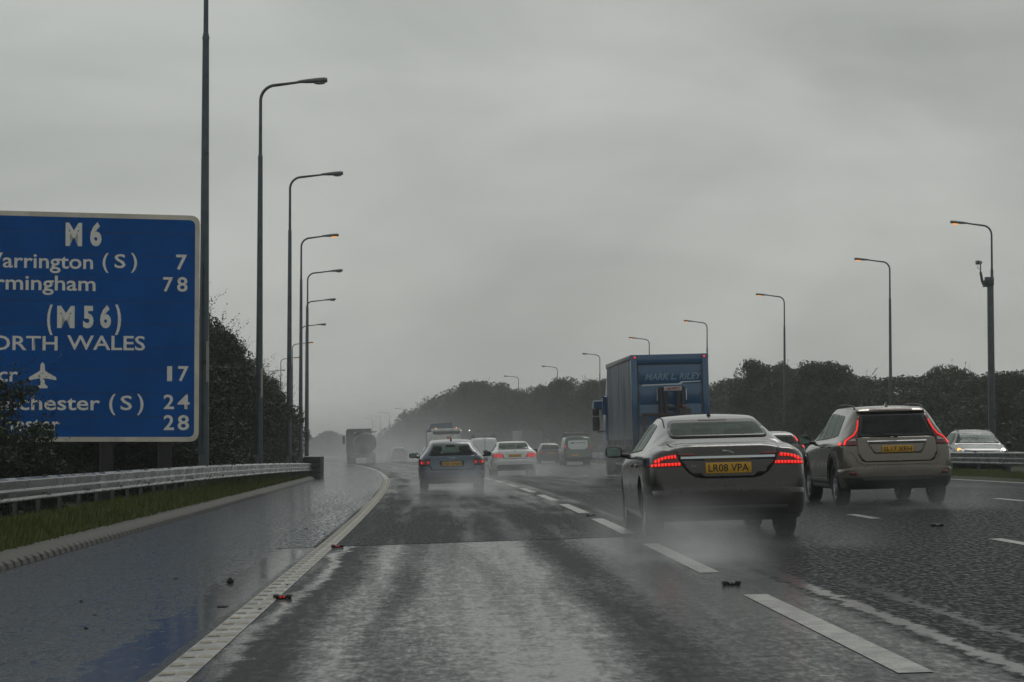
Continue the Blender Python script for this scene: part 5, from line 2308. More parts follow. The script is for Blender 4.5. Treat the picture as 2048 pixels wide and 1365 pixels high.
def small_car(X, Y, label, pm, lamp, H=1.45, W=1.75, L=4.1, flip=False, lamps='square', z=None, plate=True, group=None, extra=0.0, estate=False):
    """the farther cars: the same build, plainer"""
    root = place_root('car', X, Y, (math.pi if flip else 0) + extra, z)
    if flip:
        root.rotation_euler[1] = 0
    tag(root, label, 'car', group)
    k = H / 1.45
    S = dict(L=L, W=W, wr=.32, arch=.36, wheels=(.80, L - .85), crown=.045, tuck=.035, dash=L - 1.75, dashz=.93 * k, dy=.09, sub=3,
             top=[(0, .55 * k), (.03, .75 * k), (.08, .95 * k), (.13, 1.0 * k), (.28, 1.15 * k), (.42, 1.28 * k), (.52, 1.355 * k), (.7, 1.395 * k), (1.2, 1.43 * k), (1.8, 1.45 * k), (L - 2.1, 1.41 * k), (L - 1.75, 1.32 * k), (L - 1.1, .99 * k), (L - .4, .87 * k), (L - .12, .76 * k), (L, .5 * k)],
             bot=[(0, .36), (.03, .29), (.08, .23), (.3, .2), (1, .19), (L - .8, .19), (L, .3)],
             sho=[(0, .82 * k), (.13, .90 * k), (.4, .94 * k), (1, .95 * k), (L - 1.7, .92 * k), (L - 1.1, .89 * k), (L - .3, .75 * k), (L, .5 * k)],
             roofw=[(0, .70), (.13, .70), (.28, .64), (.45, .57), (.6, .54), (1.2, .54), (L - 2.0, .55), (L - 1.75, .56), (L - 1.1, .70), (L, .6)])
    c = Car(S, root, dict(paint=pm))
    c.window('rear_window', [(-.60, 1.02 * k), (.60, 1.02 * k), (.49, 1.325 * k), (-.49, 1.325 * k)], 'r', .03, .03)
    for v in ('l', 'R'):
        c.window('side_window', [(.66, 1.0 * k), (1.6, .985 * k), (1.6, 1.345 * k), (.85, 1.31 * k)], v, .03, .014)
        c.window('side_window', [(1.66, .985 * k), (L - 1.38, .965 * k), (L - 1.82, 1.25 * k), (L - 2.05, 1.34 * k), (1.66, 1.35 * k)], v, .03, .014)
    c.window('windscreen', [(-.70, 1.02 * k), (.70, 1.02 * k), (.54, 1.335 * k), (-.54, 1.335 * k)], 'f', .05, .03)
    if plate:
        c.plate('', 0, .72 * k, letters=False)
    c.panel('rear_bumper', [(-.84, .34), (.84, .34), (.86, .52), (.5, .58), (-.5, .58), (-.86, .52)], 'r', pm, .016, thick=.02)
    for sg in (-1, 1):
        f = (lambda P: P) if sg < 0 else mir
        q = W / 1.75
        if lamps == 'square':
            c.panel('tail_lamp', f([(-.84 * q, .70 * k), (-.83 * q, .88 * k), (-.64 * q, .90 * k), (-.60 * q, .70 * k)]), 'r', lamp, .012, .05, thick=.010)
        elif lamps == 'tall':
            lp = c.panel('tail_lamp', f([(-.585, 1.30 * k), (-.64, 1.16 * k), (-.74, 1.05 * k), (-.83, .97 * k), (-.86, .86 * k), (-.72, .86 * k), (-.66, 1.0 * k), (-.60, 1.12 * k), (-.55, 1.30 * k)]), 'r', M['red_off'], .012, .05, thick=.010)
            path = [(-.575, 1.27 * k), (-.625, 1.13 * k), (-.71, 1.03 * k), (-.80, .96 * k), (-.825, .88 * k)]
            c.line('light_strip', path if sg < 0 else [(-x, zz) for x, zz in path], 'r', .05, lamp, .026, parent=lp)
        if flip:
            lp = c.panel('headlamp', f([(-.80, .72 * k), (-.78, .86 * k), (-.56, .83 * k), (-.52, .72 * k)]), 'f', M['lens_clear'], .012, .05, thick=.006)
            mb = MB()
            p = c.hit(sg * .68, .80 * k, 'f')[0]
            mb.lathe([(.02, .0), (.02, .05), (-.01, .065)], 'y', (p.x, p.y, p.z), 14)
            mb.build('lamp_bulb', M['head_on'] if sg < 0 else M['amber_on'], root)
    if estate:
        for sg in (-1, 1):
            P = []
            for y, dz in ((.75, 0), (.85, .04), (1.5, .045), (L - 2.2, .04), (L - 2.1, 0)):
                h = c.hit(sg * .50, y, 't')[0]
                P.append((h.x, y, h.z + dz))
            mb = MB()
            mb.tube(P, .016, 7)
            mb.build('roof_rail', M['black'], root)
    c.mirrors(L - 1.62, .985 * k, M['black'], wd=.2, h=.14)
    c.cut_holes()
    c.wheels()
    c.seats(1.85, .95, 1.05 * k, 1.24 * k, ztop=1.25 * k)
    return root
# ------------------------------------------------------------------ lorries and vans
def truck_wheels(root, ys, xo, r=.50, wd=.55, dual=True):
    first = None
    for y in ys:
        for sg in (-1, 1):
            if first is None:
                mb = MB()
                h = wd / 2
                mb.lathe([(-h, r * .55), (-h, r * .9), (-h * .9, r), (-.03, r), (0, r * .88), (.03, r), (h * .9, r), (h, r * .9), (h, r * .55)])
                t = mb.build('tyre', M['tyre'], None)
                mb = MB()
                mb.lathe([(-h * .9, r * .56), (-h * .5, r * .3), (-h * .5, 0)])
                mb.lathe([(h * .9, r * .56), (h * .5, r * .3), (h * .5, 0)])
                q = mb.build('rim', M['alloy'], None)
                first = (t, q)
                pair = first
            else:
                pair = tuple(o.copy() for o in first)
                for o in pair:
                    COL.objects.link(o)
            e = empty('wheel', (sg * xo, y, r))
            e.parent = root
            for o in pair:
                o.parent = e


def build_blue_lorry(X, Y):
    root = place_root('lorry', X, Y, 0.0)
    tag(root, 'blue box lorry carrying a folded forklift on its rear, spray round its wheels', 'lorry')
    L, W, zb, zt = 9.0, 2.52, 1.05, 4.0
    blue = paint('lorry_blue', (.007, .082, .19), .0, .38, .85, (.012, .022, .034), (.7, 2.2))
    blued = simple('lorry_blue_dark', (.010, .042, .105), .45, var=.3, vscale=3)
    m, t, b = new_mat('curtain_side')
    tc_ = t.n.new('ShaderNodeTexCoord')
    sep = t.n.new('ShaderNodeSeparateXYZ')
    t.l.new(tc_.outputs['Object'], sep.inputs[0])
    n = t.noise(t.mapping(tc_.outputs['Object'], (1, 2.2, .12)), 1.6, 5.0, .65)
    n2 = t.noise(t.mapping(tc_.outputs['Object'], (1, 1.1, .5)), 1.2, 4.0, .6)
    dirt = t.step(t.math('ADD', t.math('MULTIPLY', n, .6), t.math('MULTIPLY', n2, .4)), .38, .60)
    low = t.step(sep.outputs['Z'], 1.1, 2.6, .65, .05)
    t.l.new(t.mix(t.math('MAXIMUM', t.math('MULTIPLY', dirt, .95), low), (.016, .062, .125, 1), (.24, .26, .265, 1)), b.inputs['Base Color'])
    b.inputs['Roughness'].default_value = .38
    wv = t.noise(t.mapping(tc_.outputs['Object'], (1, 2.6, .10)), 2.0, 3.0, .5)
    bp = t.node('ShaderNodeBump', Strength=.7, Distance=.12, Height=wv)
    t.l.new(bp.outputs[0], b.inputs['Normal'])
    curtain = m
    # box
    mb = MB()
    mb.box((-W / 2 + .03, .06, zb), (W / 2 - .03, L, zt - .03))
    mb.build('body', blue, root)
    for sg in (-1, 1):
        mb = MB()
        x0 = sg * (W / 2 - .028)
        ny = 60
        for i in range(ny):
            ya, yb = .12 + (L - .24) * i / ny, .12 + (L - .24) * (i + 1) / ny
            xa, xb = x0 + sg * (.012 + .012 * math.sin(ya * 7.1)), x0 + sg * (.012 + .012 * math.sin(yb * 7.1))
            vs = [(xa, ya, zb + .02), (xb, yb, zb + .02), (xb, yb, zt - .16), (xa, ya, zt - .16)]
            mb.add(vs, [(0, 1, 2, 3) if sg > 0 else (3, 2, 1, 0)], 0, True)
        mb.build('curtain', curtain, root)
        mb = MB()
        mb.bbox((min(x0, x0 + sg * .04), .02, zt - .16), (max(x0, x0 + sg * .04), L, zt), .015)
        mb.build('roof_rail', simple('rail_grey', (.20, .22, .24), .4, .3), root) if sg < 0 else mb.build('roof_rail', M['galv_dark'], root)
        mb = MB()
        mb.bbox((min(x0, x0 + sg * .035), .05, zb - .12), (max(x0, x0 + sg * .035), L, zb + .02), .01)
        k = 0
        y = .3
        while y < L:
            mb.box((min(x0, x0 + sg * .05), y, zb - .10), (max(x0, x0 + sg * .05), y + .05, zb + .22), 1)
            y += .45
        mb.build('buckle_rail', [M['black'], M['galv']], root)
    mb = MB()
    mb.box((-W / 2 + .02, .03, zt - .03), (W / 2 - .02, L, zt))
    mb.build('roof', simple('roof_white', (.35, .36, .36), .5), root)
    # rear frame and door
    mb = MB()
    mb.bbox((-W / 2, 0, zb), (-W / 2 + .20, .10, zt), .015)
    mb.bbox((W / 2 - .20, 0, zb), (W / 2, .10, zt), .015)
    mb.bbox((-W / 2 + .202, .002, zt - .30), (W / 2 - .202, .10, zt - .002), .015)
    mb.build('rear_frame', blue, root)
    dr = []
    for k in range(4):
        mb = MB()
        z0 = zb + .02 + (zt - .32 - zb) * k / 4
        z1 = zb + .02 + (zt - .32 - zb) * (k + 1) / 4 - .006
        mb.bbox((-W / 2 + .215, .03, z0), (W / 2 - .215, .058, z1), .004)
        if not dr:
            dr.append(mb.build('rear_door', blue, root))
        else:
            mb.build('rear_door', blue, root)
    wh = simple('livery_white', (.60, .64, .68), .5)
    wh2 = simple('livery_pale', (.19, .29, .39), .5)
    text_mesh('livery_lettering', 'MARK L. RILEY', wh2, 1.85, .20, Matrix.Translation((.12, .026, 3.28)) @ Matrix.Rotation(math.pi / 2, 4, 'X'), root, .9, .25)
    mb = MB()
    mb.prism([(-.92, 2.985), (.36, 3.01), (.42, 3.07), (.98, 3.085), (.99, 3.12), (.36, 3.11), (.28, 3.05), (-.90, 3.03)], .022, .028)
    mb.build('livery_stripe', wh, root, recalc=True)
    for x in (-W / 2 + .13, W / 2 - .13):
        mb = MB()
        bm = bmesh.new()
        bmesh.ops.create_uvsphere(bm, u_segments=12, v_segments=8, radius=.032)
        mb.bm(bm, 0, Matrix.Translation((x, -.01, zt - .09)), True)
        mb.build('marker_lamp', M['red_led'], root)
    for x in (-W / 2 + .24, W / 2 - .24):
        mb = MB()
        mb.bbox((x - .012, .012, zb + .05), (x + .012, .030, zt - .36), .006)
        for z in (1.3, 2.0, 2.7, 3.4):
            mb.bbox((x - .035, .004, z), (x + .035, .034, z + .07), .008)
        mb.build('door_bar', M['galv_dark'], root)
    mb = MB()
    mb.box((-W / 2 + .19, .014, zt - .335), (W / 2 - .19, .034, zt - .31))
    mb.box((-W / 2 + .19, .016, zb + .03), (-W / 2 + .21, .034, zt - .335))
    mb.box((W / 2 - .21, .016, zb + .03), (W / 2 - .19, .034, zt - .335))
    mb.build('door_seal', M['black'], root)
    for sg in (-1, 1):
        mb = MB()
        mb.box((sg * .96 - .30, .75, .22), (sg * .96 + .30, .77, .75))
        mb.build('mud_flap', M['black'], root)
    # chassis, mudguards, tail
    mb = MB()
    mb.box((-.45, .1, .62), (.45, L + 2, .95))
    mb.bbox((-W / 2 + .05, -.02, .50), (W / 2 - .05, .10, .68), .02)
    mb.build('chassis', M['black'], root)
    for sg in (-1, 1):
        mb = MB()
        mb.box((min(sg * 1.05, sg * 1.24), 3.0, .42), (max(sg * 1.05, sg * 1.24), 6.6, .50))
        mb.box((min(sg * 1.05, sg * 1.24), 3.0, .72), (max(sg * 1.05, sg * 1.24), 6.6, .80))
        mb.build('side_guard', simple('guard_grey', (.30, .31, .31), .5, .3), root)
        mb = MB()
        mb.bbox((min(sg * .70, sg * 1.15), -.03, .70), (max(sg * .70, sg * 1.15), .05, .86), .02)
        mb.build('tail_lamp', M['red_off'], root)
    truck_wheels(root, (1.9, 9.9), .96)
    # cab
    cabm = simple('cab_blue', (.018, .08, .19), .35, coat=.4)
    mb = MB()
    prof2 = [(9.45, .55), (11.5, .55), (11.55, 1.2), (11.45, 1.75), (11.05, 2.75), (10.8, 2.9), (9.45, 2.9)]
    bm = bmesh.new()
    v0 = [bm.verts.new((-1.22, a, b_)) for a, b_ in prof2]
    v1 = [bm.verts.new((1.22, a, b_)) for a, b_ in prof2]
    bm.faces.new(v0)
    bm.faces.new(v1[::-1])
    nn = len(prof2)
    for i in range(nn):
        bm.faces.new((v0[i], v1[i], v1[(i + 1) % nn], v0[(i + 1) % nn]))
    bmesh.ops.recalc_face_normals(bm, faces=bm.faces)
    bmesh.ops.bevel(bm, geom=list(bm.edges), offset=.06, segments=2, profile=.5, affect='EDGES')
    mb.bm(bm, 0, None, True)
    cab = mb.build('cab', cabm, root)
    mb = MB()
    mb.prism([(9.7, 2.92), (10.9, 2.92), (10.3, 3.45), (9.7, 3.9)], -1.15, 1.15, 'x')
    mb.prism([(9.6, 2.2), (10.2, 2.2), (9.9, 2.8), (9.6, 2.85)], -1.36, -1.24, 'x')
    mb.build('wind_deflector', cabm, cab, recalc=True)
    for sg in (-1, 1):
        mb = MB()
        xx = sg * 1.50
        mb.bbox((xx - .13, 10.95, 1.62), (xx + .13, 11.10, 2.14), .05)
        mb.bbox((xx - .12, 10.95, 2.18), (xx + .12, 11.12, 2.44), .05)
        mb.tube([(sg * 1.2, 11.1, 2.40), (sg * 1.45, 11.08, 2.46), (sg * 1.5, 11.05, 2.2)], .03, 6)
        mb.tube([(sg * 1.2, 11.1, 1.60), (sg * 1.45, 11.08, 1.58)], .03, 6)
        mo = mb.build('wing_mirror', M['black'], root)
        mb = MB()
        mb.box((xx - .09, 10.94, 1.92), (xx + .09, 10.948, 2.10))
        mb.build('mirror_glass', M['mirror_glass'], mo)
    mb = MB()
    mb.prism([(11.0, 2.46), (11.5, 2.46), (11.5, 2.62), (11.25, 2.74), (11.0, 2.72)], -1.58, -1.20, 'x')
    mb.build('sun_visor', cabm, root, recalc=True)
    return root


def build_forklift(lorry):
    """the truck-mounted forklift hanging on the lorry's rear: it hangs from the lorry, so it stands top-level"""
    Mx = lorry.matrix_world
    root = empty('forklift', (0, 0, 0))
    bpy.context.view_layer.update()
    root.matrix_world = lorry.matrix_world.copy()
    tag(root, 'folded dark truck-mounted forklift hanging on the rear of the blue lorry', 'forklift')
    dk = simple('forklift_dark', (.030, .022, .018), .55, var=.5, vscale=5)
    mast = simple('mast_black', (.014, .012, .012), .5, var=.4, vscale=6)
    shiny = simple('ram_steel', (.55, .57, .6), .18, 1.0)
    brown = simple('forklift_brown', (.035, .022, .016), .55, var=.4, vscale=6)
    mb = MB()
    for x in (-.36, -.20, .20, .36):
        mb.bbox((x - .055, -.42, .85), (x + .055, -.26, 2.92), .012)
    for z in (.95, 1.6, 2.2, 2.84):
        mb.bbox((-.42, -.38, z), (.42, -.30, z + .10), .01)
    mb.build('mast', mast, root)
    for x in (-.47, .47):
        mb = MB()
        mb.tube([(x, -.33, 2.50), (x, -.33, 2.86)], .022, 10)
        mb.build('ram', shiny, root)
    # wide carriage frame to the left, with its uprights
    mb = MB()
    mb.bbox((-.98, -.50, 2.00), (.05, -.40, 2.10), .012)
    mb.bbox((-.98, -.50, .75), (-.88, -.40, 2.02), .012)
    mb.bbox((-.98, -.46, 1.35), (-.30, -.38, 1.43), .012)
    mb.build('guard_frame', brown, root)
    mb = MB()
    mb.bbox((-.32, -.74, 1.05), (.62, -.44, 1.75), .06)
    mb.bbox((.18, -.80, 1.55), (.58, -.46, 2.25), .08)
    mb.bbox((-.30, -.70, .75), (.55, -.44, 1.05), .05)
    mb.build('engine_cover', dk, root)
    mb = MB()
    mb.bbox((.22, -.86, 1.72), (.40, -.80, 2.12), .02)
    mb.build('seat', mast, root)
    mb = MB()
    mb.bbox((.28, -.83, 2.26), (.36, -.75, 2.34), .02)
    mb.build('beacon', simple('beacon_orange', (.35, .07, .015), .3), root)
    for sx in (-1, 1):
        mb = MB()
        mb.lathe([(-.12, .16), (-.12, .30), (-.09, .34), (.09, .34), (.12, .30), (.12, .16)], 'x', (sx * .92, -.62, .98), 22)
        mb.lathe([(-.09, 0), (-.09, .17), (.09, .17), (.09, 0)], 'x', (sx * .92, -.62, .98), 18, 1)
        mb.build('wheel', [M['tyre'], brown], root)
    for x in (-.28, .28):
        mb = MB()
        mb.box((x - .06, -1.0, .80), (x + .06, -.26, .85))
        mb.build('fork', mast, root)
    mb = MB()
    pl = simple('warning_plate', (.42, .42, .40), .5)
    mb.bbox((-.26, -.455, 2.80), (.32, -.445, 2.94), .004)
    wp = mb.build('warning_plate', pl, root)
    text_mesh('plate_lettering', 'MOFFETT', simple('plate_red', (.33, .03, .025), .5), .40, .085, Matrix.Translation((.06, -.4575, 2.87)) @ Matrix.Rotation(math.pi / 2, 4, 'X'), wp, 1.0)
    # lamps low on the frame
    for x in (-.80, .80):
        mb = MB()
        mb.bbox((x - .10, -.50, 1.08), (x + .10, -.44, 1.22), .02)
        mb.build('tail_lamp', M['red_off'], root)
    return root


def build_tanker(X, Y):
    root = place_root('tanker_lorry', X, Y, 0.0)
    tag(root, 'dark square-cabbed tanker lorry fading into its own spray on the left', 'lorry')
    dk = simple('tanker_dark', (.030, .036, .036), .5, var=.3, vscale=2)
    tk = simple('tank_steel', (.13, .125, .115), .4, .2, var=.35, vscale=1.2)
    mb = MB()
    c = (.30, 0, 1.95)
    prof_ = [(0, 0), (0, .5), (.06, .78), (.16, .95), (.30, 1.02), (7.4, 1.02), (7.55, .9), (7.6, 0)]
    mb.lathe(prof_, 'y', c, 36)
    for y in (1.5, 3.5, 5.5):
        mb.lathe([(y - .05, 1.02), (y - .05, 1.045), (y + .05, 1.045), (y + .05, 1.02)], 'y', c, 36)
    mb.build('tank', tk, root)
    mb = MB()
    mb.bbox((-.55, .6, 2.98), (1.35, 6.5, 3.08), .02)
    mb.bbox((-.65, .55, 2.86), (-.58, 6.5, 3.02), .01)
    mb.build('walkway', M['galv'], root)
    mb = MB()
    mb.bbox((-1.25, 8.0, .6), (1.25, 9.9, 3.3), .08)
    mb.bbox((-1.22, 7.8, 2.9), (1.22, 8.4, 3.42), .08)
    mb.build('cab', dk, root)
    mb = MB()
    mb.box((-.5, .1, .62), (.5, 8, .92))
    mb.bbox((-1.2, .0, .55), (1.2, .15, .85), .03)
    mb.build('chassis', M['black'], root)
    for x in (-.95, .95):
        mb = MB()
        mb.bbox((x - .18, -.03, .64), (x + .18, .02, .78), .02)
        mb.build('tail_lamp', M['red_dim'], root)
    for sg in (-1, 1):
        mb = MB()
        mb.bbox((sg * 1.48 - .13, 9.6, 1.9), (sg * 1.48 + .13, 9.75, 2.75), .05)
        mb.tube([(sg * 1.2, 9.7, 2.8), (sg * 1.48, 9.7, 2.7)], .03, 6)
        mb.build('wing_mirror', M['black'], root)
    truck_wheels(root, (1.4, 2.7, 8.9), .96)
    return root


def build_carrier(X, Y):
    root = place_root('lorry', X, Y, 0.0)
    tag(root, 'white-backed flatbed lorry with an orange emblem, hazy behind the blue hatchback', 'lorry')
    wh = simple('carrier_white', (.72, .71, .67), .5, var=.2, vscale=1.5)
    dk = simple('carrier_dark', (.05, .055, .065), .5, var=.3, vscale=2)
    bl = simple('carrier_blue', (.08, .11, .15), .45)
    mb = MB()
    mb.bbox((-1.25, .0, .95), (1.25, 7.0, 2.72), .04)
    mb.build('body', wh, root)
    mb = MB()
    mb.bbox((-1.28, -.05, 2.74), (1.28, .6, 2.98), .04)
    mb.build('beacon_bar', wh, root)
    mb = MB()
    mb.bbox((-1.15, -.06, 2.50), (1.2, .02, 2.72), .02)
    mb.build('shutter_edge', dk, root)
    mb = MB()
    mb.prism([(-1.22, 2.9), (.95, 2.9), (.9, 3.55), (-1.0, 3.45)], 5.0, 8.2)
    mb.build('wind_deflector', bl, root, recalc=True)
    mb = MB()
    mb.bbox((-1.22, 7.2, .6), (1.22, 9.0, 2.95), .08)
    mb.build('cab', bl, root)
    mb = MB()
    star = []
    for k in range(9):
        a = 2 * math.pi * k / 9 + .3
        r_ = .30 if k % 2 else .17
        star.append((.22 + r_ * math.cos(a), 2.1 + r_ * math.sin(a)))
    mb.prism(star, -.008, -.002)
    mb.build('emblem', simple('emblem_orange', (.50, .13, .04), .5), root, recalc=True)
    mb = MB()
    mb.box((-.5, .1, .55), (.5, 8, .93))
    mb.bbox((-1.2, -.02, .5), (1.2, .12, .8), .03)
    mb.build('chassis', M['black'], root)
    for x in (-1.0, 1.0):
        mb = MB()
        mb.bbox((x - .16, -.05, .60), (x + .16, .0, .74), .02)
        mb.build('tail_lamp', M['red_dim'], root)
        mb = MB()
        mb.bbox((x * .9 - .05, -.07, 3.0), (x * .9 + .05, .0, 3.06), .02)
        mb.build('marker_lamp', M['amber_on'], root)
    truck_wheels(root, (1.6, 2.9, 8.0), .96)
    return root


def build_far_lorry(X, Y, label, pale=False):
    root = place_root('lorry', X, Y, 0.0)
    tag(root, label, 'lorry')
    c = simple('far_lorry_paint', (.05, .045, .05) if not pale else (.06, .07, .085), .5, var=.3, vscale=1)
    mb = MB()
    mb.bbox((-1.27, 0, 1.0), (1.27, 9.0, 3.75), .05)
    mb.build('body', c, root)
    mb = MB()
    mb.bbox((-1.2, 9.3, .6), (1.2, 11.2, 3.0), .08)
    mb.build('cab', M['trim'], root)
    mb = MB()
    mb.box((-.5, .1, .6), (.5, 9.5, .96))
    mb.build('chassis', M['black'], root)
    for x in (-.55, .55):
        mb = MB()
        mb.bbox((x - .07, -.03, 3.40), (x + .07, .01, 3.50), .02)
        mb.build('marker_lamp', M['head_on'] if not pale else M['red_dim'], root)
    truck_wheels(root, (1.6, 2.9, 10), .96)
    return root


def van(X, Y, label, W, H, L, pm, green=False):
    root = place_root('van', X, Y, 0.0)
    tag(root, label, 'van')
    k = H
    S = dict(L=L, W=W, wr=.33, arch=.37, wheels=(.95, L - .95), crown=.07 if not green else .10, tuck=.02, dash=L - 1.6, dashz=1.15, dy=.10, sub=3,
             top=[(0, .55), (.02, .85), (.05, k * .62), (.09, k * .80), (.14, k * .92), (.22, k * .965), (.4, k * .985), (1.0, k), (L - 2.4, k), (L - 1.9, k * .95), (L - .95, 1.18), (L - .3, .95), (L - .08, .8), (L, .5)],
             bot=[(0, .40), (.05, .32), (.3, .25), (L - .6, .25), (L, .32)],
             sho=[(0, .9), (.14, 1.02), (1, 1.05), (L - 1.8, 1.03), (L - .9, .98), (L, .5)],
             roofw=[(0, W * .44), (.05, W * .445), (.14, W * .43), (.3, W * .42), (L - 2, W * .41), (L - 1.5, W * .42), (L, W * .35)],
             wid=[(0, .84), (.02, .90), (.06, .95), (.12, .98), (.3, 1.0), (L - 1, 1.0), (L - .3, .9), (L, .65)])
    c = Car(S, root, dict(paint=pm))
    for v in ('l', 'R'):
        c.window('side_window', [(L - 2.55, 1.10), (L - 1.25, 1.08), (L - 1.75, k * .86), (L - 2.55, k * .88)], v, .04, .02)
    c.window('windscreen', [(-W * .38, 1.25), (W * .38, 1.25), (W * .35, k * .93), (-W * .35, k * .93)], 'f', .05, .03)
    return c, root


def build_white_van(X, Y):
    pm = paint('van_white', (.74, .75, .76), .0, .35, .4, (.20, .20, .19))
    c, root = van(X, Y, 'dirty white panel van with ladder-rack uprights on its roof', 1.94, 1.97, 4.9, pm)
    for sg in (-1, 1):
        c.panel('rear_door', rounded([(sg * .02, .50), (sg * .86, .50), (sg * .82, 1.84), (sg * .02, 1.86)], .04) if sg > 0 else rounded([(-.86, .50), (-.02, .50), (-.02, 1.86), (-.82, 1.84)], .04), 'r', pm, .008, .08)
        f = (lambda P: P) if sg < 0 else mir
        c.panel('tail_lamp', f([(-.95, .92), (-.94, 1.5), (-.875, 1.5), (-.875, .92)]), 'r', M['red_off'], .012, .05, thick=.01)
        mb = MB()
        for y in (.5, 1.6, 2.7):
            z = c.hit(sg * .7, y, 't')[0].z
            for xx in (.70, .78):
                mb.tube([(sg * xx, y, z - .05), (sg * xx, y, z + .26)], .018, 6)
        mb.build('rack_upright', M['black'], root)
    mb = MB()
    for y in (.5, 1.6, 2.7):
        z = c.hit(0, y, 't')[0].z
        mb.tube([(-.78, y, z + .05), (.78, y, z + .05)], .02, 6)
    mb.build('roof_bar', M['black'], root)
    c.line('door_gap', [(0, .5), (0, 1.85)], 'r', .018, off=.012)
    c.plate('', -.3, .62, letters=False)
    c.line('brake_lamp', [(-.1, 1.915), (.1, 1.915)], 'r', .04, M['dark_red'], .012)
    c.panel('bumper_skirt', rounded([(-.9, .33), (.9, .33), (.9, .5), (-.9, .5)], .03), 'r', M['black'], .03, .08, thick=.015)
    c.mirrors(3.45, 1.2, M['black'], wd=.2, h=.26)
    c.cut_holes()
    c.wheels()
    return root


def build_green_van(X, Y):
    pm = paint('van_green', (.040, .085, .055), .0, .35, .5, (.05, .055, .05))
    c, root = van(X, Y, 'small green van with white rear panel and loaded roof rack', 1.80, 1.80, 4.35, pm, True)
    pan = simple('panel_white', (.70, .74, .73), .4)
    c.panel('rear_panel', rounded([(-.44, .97), (.44, .97), (.62, 1.12), (.60, 1.53), (-.60, 1.53), (-.62, 1.12)], .06), 'r', pan, .012, .06)
    c.line('rear_panel_text', [(-.46, 1.38), (-.20, 1.385)], 'r', .07, simple('panel_ink', (.05, .06, .06), .5), .022)
    c.line('rear_panel_text', [(-.15, 1.385), (.50, 1.385)], 'r', .045, simple('panel_ink_pale', (.12, .13, .13), .5), .022)
    c.line('door_gap', [(0.0, .5), (0.0, .96)], 'r', .014, off=.006)
    c.panel('side_livery', rounded([(.5, 1.0), (2.2, 1.0), (2.2, 1.7), (.5, 1.66)], .08), 'l', pan, .006, .08)
    for sg in (-1, 1):
        f = (lambda P: P) if sg < 0 else mir
        lp = c.panel('tail_lamp', f([(-.87, .90), (-.86, 1.30), (-.77, 1.30), (-.77, .90)]), 'r', M['red_off'], .012, .05, thick=.01)
        c.panel('lamp_bar', f([(-.86, 1.12), (-.855, 1.25), (-.78, 1.25), (-.78, 1.12)]), 'r', M['red_led'], .018, .05, parent=lp, thick=0)
    c.plate('', -.20, .62, letters=False)
    c.panel('bumper_skirt', rounded([(-.82, .34), (.82, .34), (.82, .52), (-.82, .52)], .03), 'r', M['black'], .03, .08, thick=.015)
    mb = MB()
    for y in (.5, 1.3, 2.1):
        z = c.hit(0, y, 't')[0].z
        mb.tube([(-.72, y, z - .02), (-.72, y, z + .10), (.72, y, z + .10), (.72, y, z - .02)], .02, 6)
    for x in (-.74, .74):
        mb.tube([(x, .3, 1.96), (x, 2.3, 1.98)], .02, 6)
        mb.tube([(x, .3, 2.10), (x, 2.3, 2.12)], .015, 6)
    mb.tube([(-.74, .3, 2.10), (.74, .3, 2.10)], .015, 6)
    mb.tube([(-.74, .3, 1.96), (.74, .3, 1.96)], .015, 6)
    mb.build('roof_rack', M['black'], root)
    c.mirrors(2.95, 1.15, M['black'], wd=.2, h=.2)
    c.cut_holes()
    c.wheels()
    # what lies on the rack
    ld = empty('pipe_load', root.location)
    ld.rotation_mode = 'ZYX'
    ld.rotation_euler = root.rotation_euler
    tag(ld, 'grey bundle of pipes tied on the roof rack of the green van', 'load')
    pg = simple('pipe_grey', (.26, .27, .28), .5)
    for i, x in enumerate((-.55, -.38, -.2, -.02, .16, .34)):
        mb = MB()
        mb.tube([(x, .25, 2.02 + .012 * (i % 2)), (x + .03, 2.4, 2.03)], .075, 10)
        mb.build('pipe', pg, ld)
    return root


# ------------------------------------------------------------------ traffic
def wx(px, d):
    return at(px, 890, d).x


build_saloon_brown(wx(1461, 26.9), 26.9)
build_suv_beige(wx(1799, 38.2), 38.2)
build_hatch_blue(wx(905.5, 61.5), 61.5)
build_saloon_white(wx(1031, 96), 96)
lorry = build_blue_lorry(wx(1345.5, 75.5), 75.5)
bpy.context.view_layer.update()
build_forklift(lorry)
build_tanker(wx(727, 226), 226)
build_carrier(wx(894, 204), 204)
build_far_lorry(wx(930, 290), 290, 'dark far lorry with two small white lamps, just right of the orange emblem')
build_far_lorry(wx(1064, 300), 300, 'faint grey lorry lost in the spray above the white saloon', True)
build_white_van(wx(971, 168), 168)
build_green_van(wx(1157, 146), 146)
small_car(wx(1102, 165), 165, 'dark hatchback in the spray just left of the green van', paint('charcoal_paint', (.035, .037, .042), .2, .35, .5), M['red_dim'], H=1.45, W=1.75)
small_car(wx(800, 245), 245, 'dark car nearly lost in the mist between tanker and blue hatchback', paint('dark_paint', (.03, .032, .036), .2, .35, .5), M['red_off'], H=1.5, W=1.75)
small_car(wx(866, 165), 165, 'white low car half hidden behind the left of the blue hatchback', paint('pale_paint', (.5, .5, .5), .0, .35, .4, (.2, .2, .2)), M['red_off'], H=1.38, W=1.75)
small_car(wx(1560, 75), 75, 'dark tall-lamped car glimpsed between the brown saloon and the beige car', paint('graphite_paint', (.060, .058, .058), .3, .35, .5), M['red_led'], H=1.42, W=1.82, lamps='tall')
small_car(wx(1972, 74), 77.0, 'silver estate with one bright headlamp oncoming behind the central barrier', paint('silver_paint', (.035, .038, .042), .4, .33, .5), M['red_off'], H=1.46, W=1.80, L=4.5, flip=True, estate=True, extra=R_(-7))
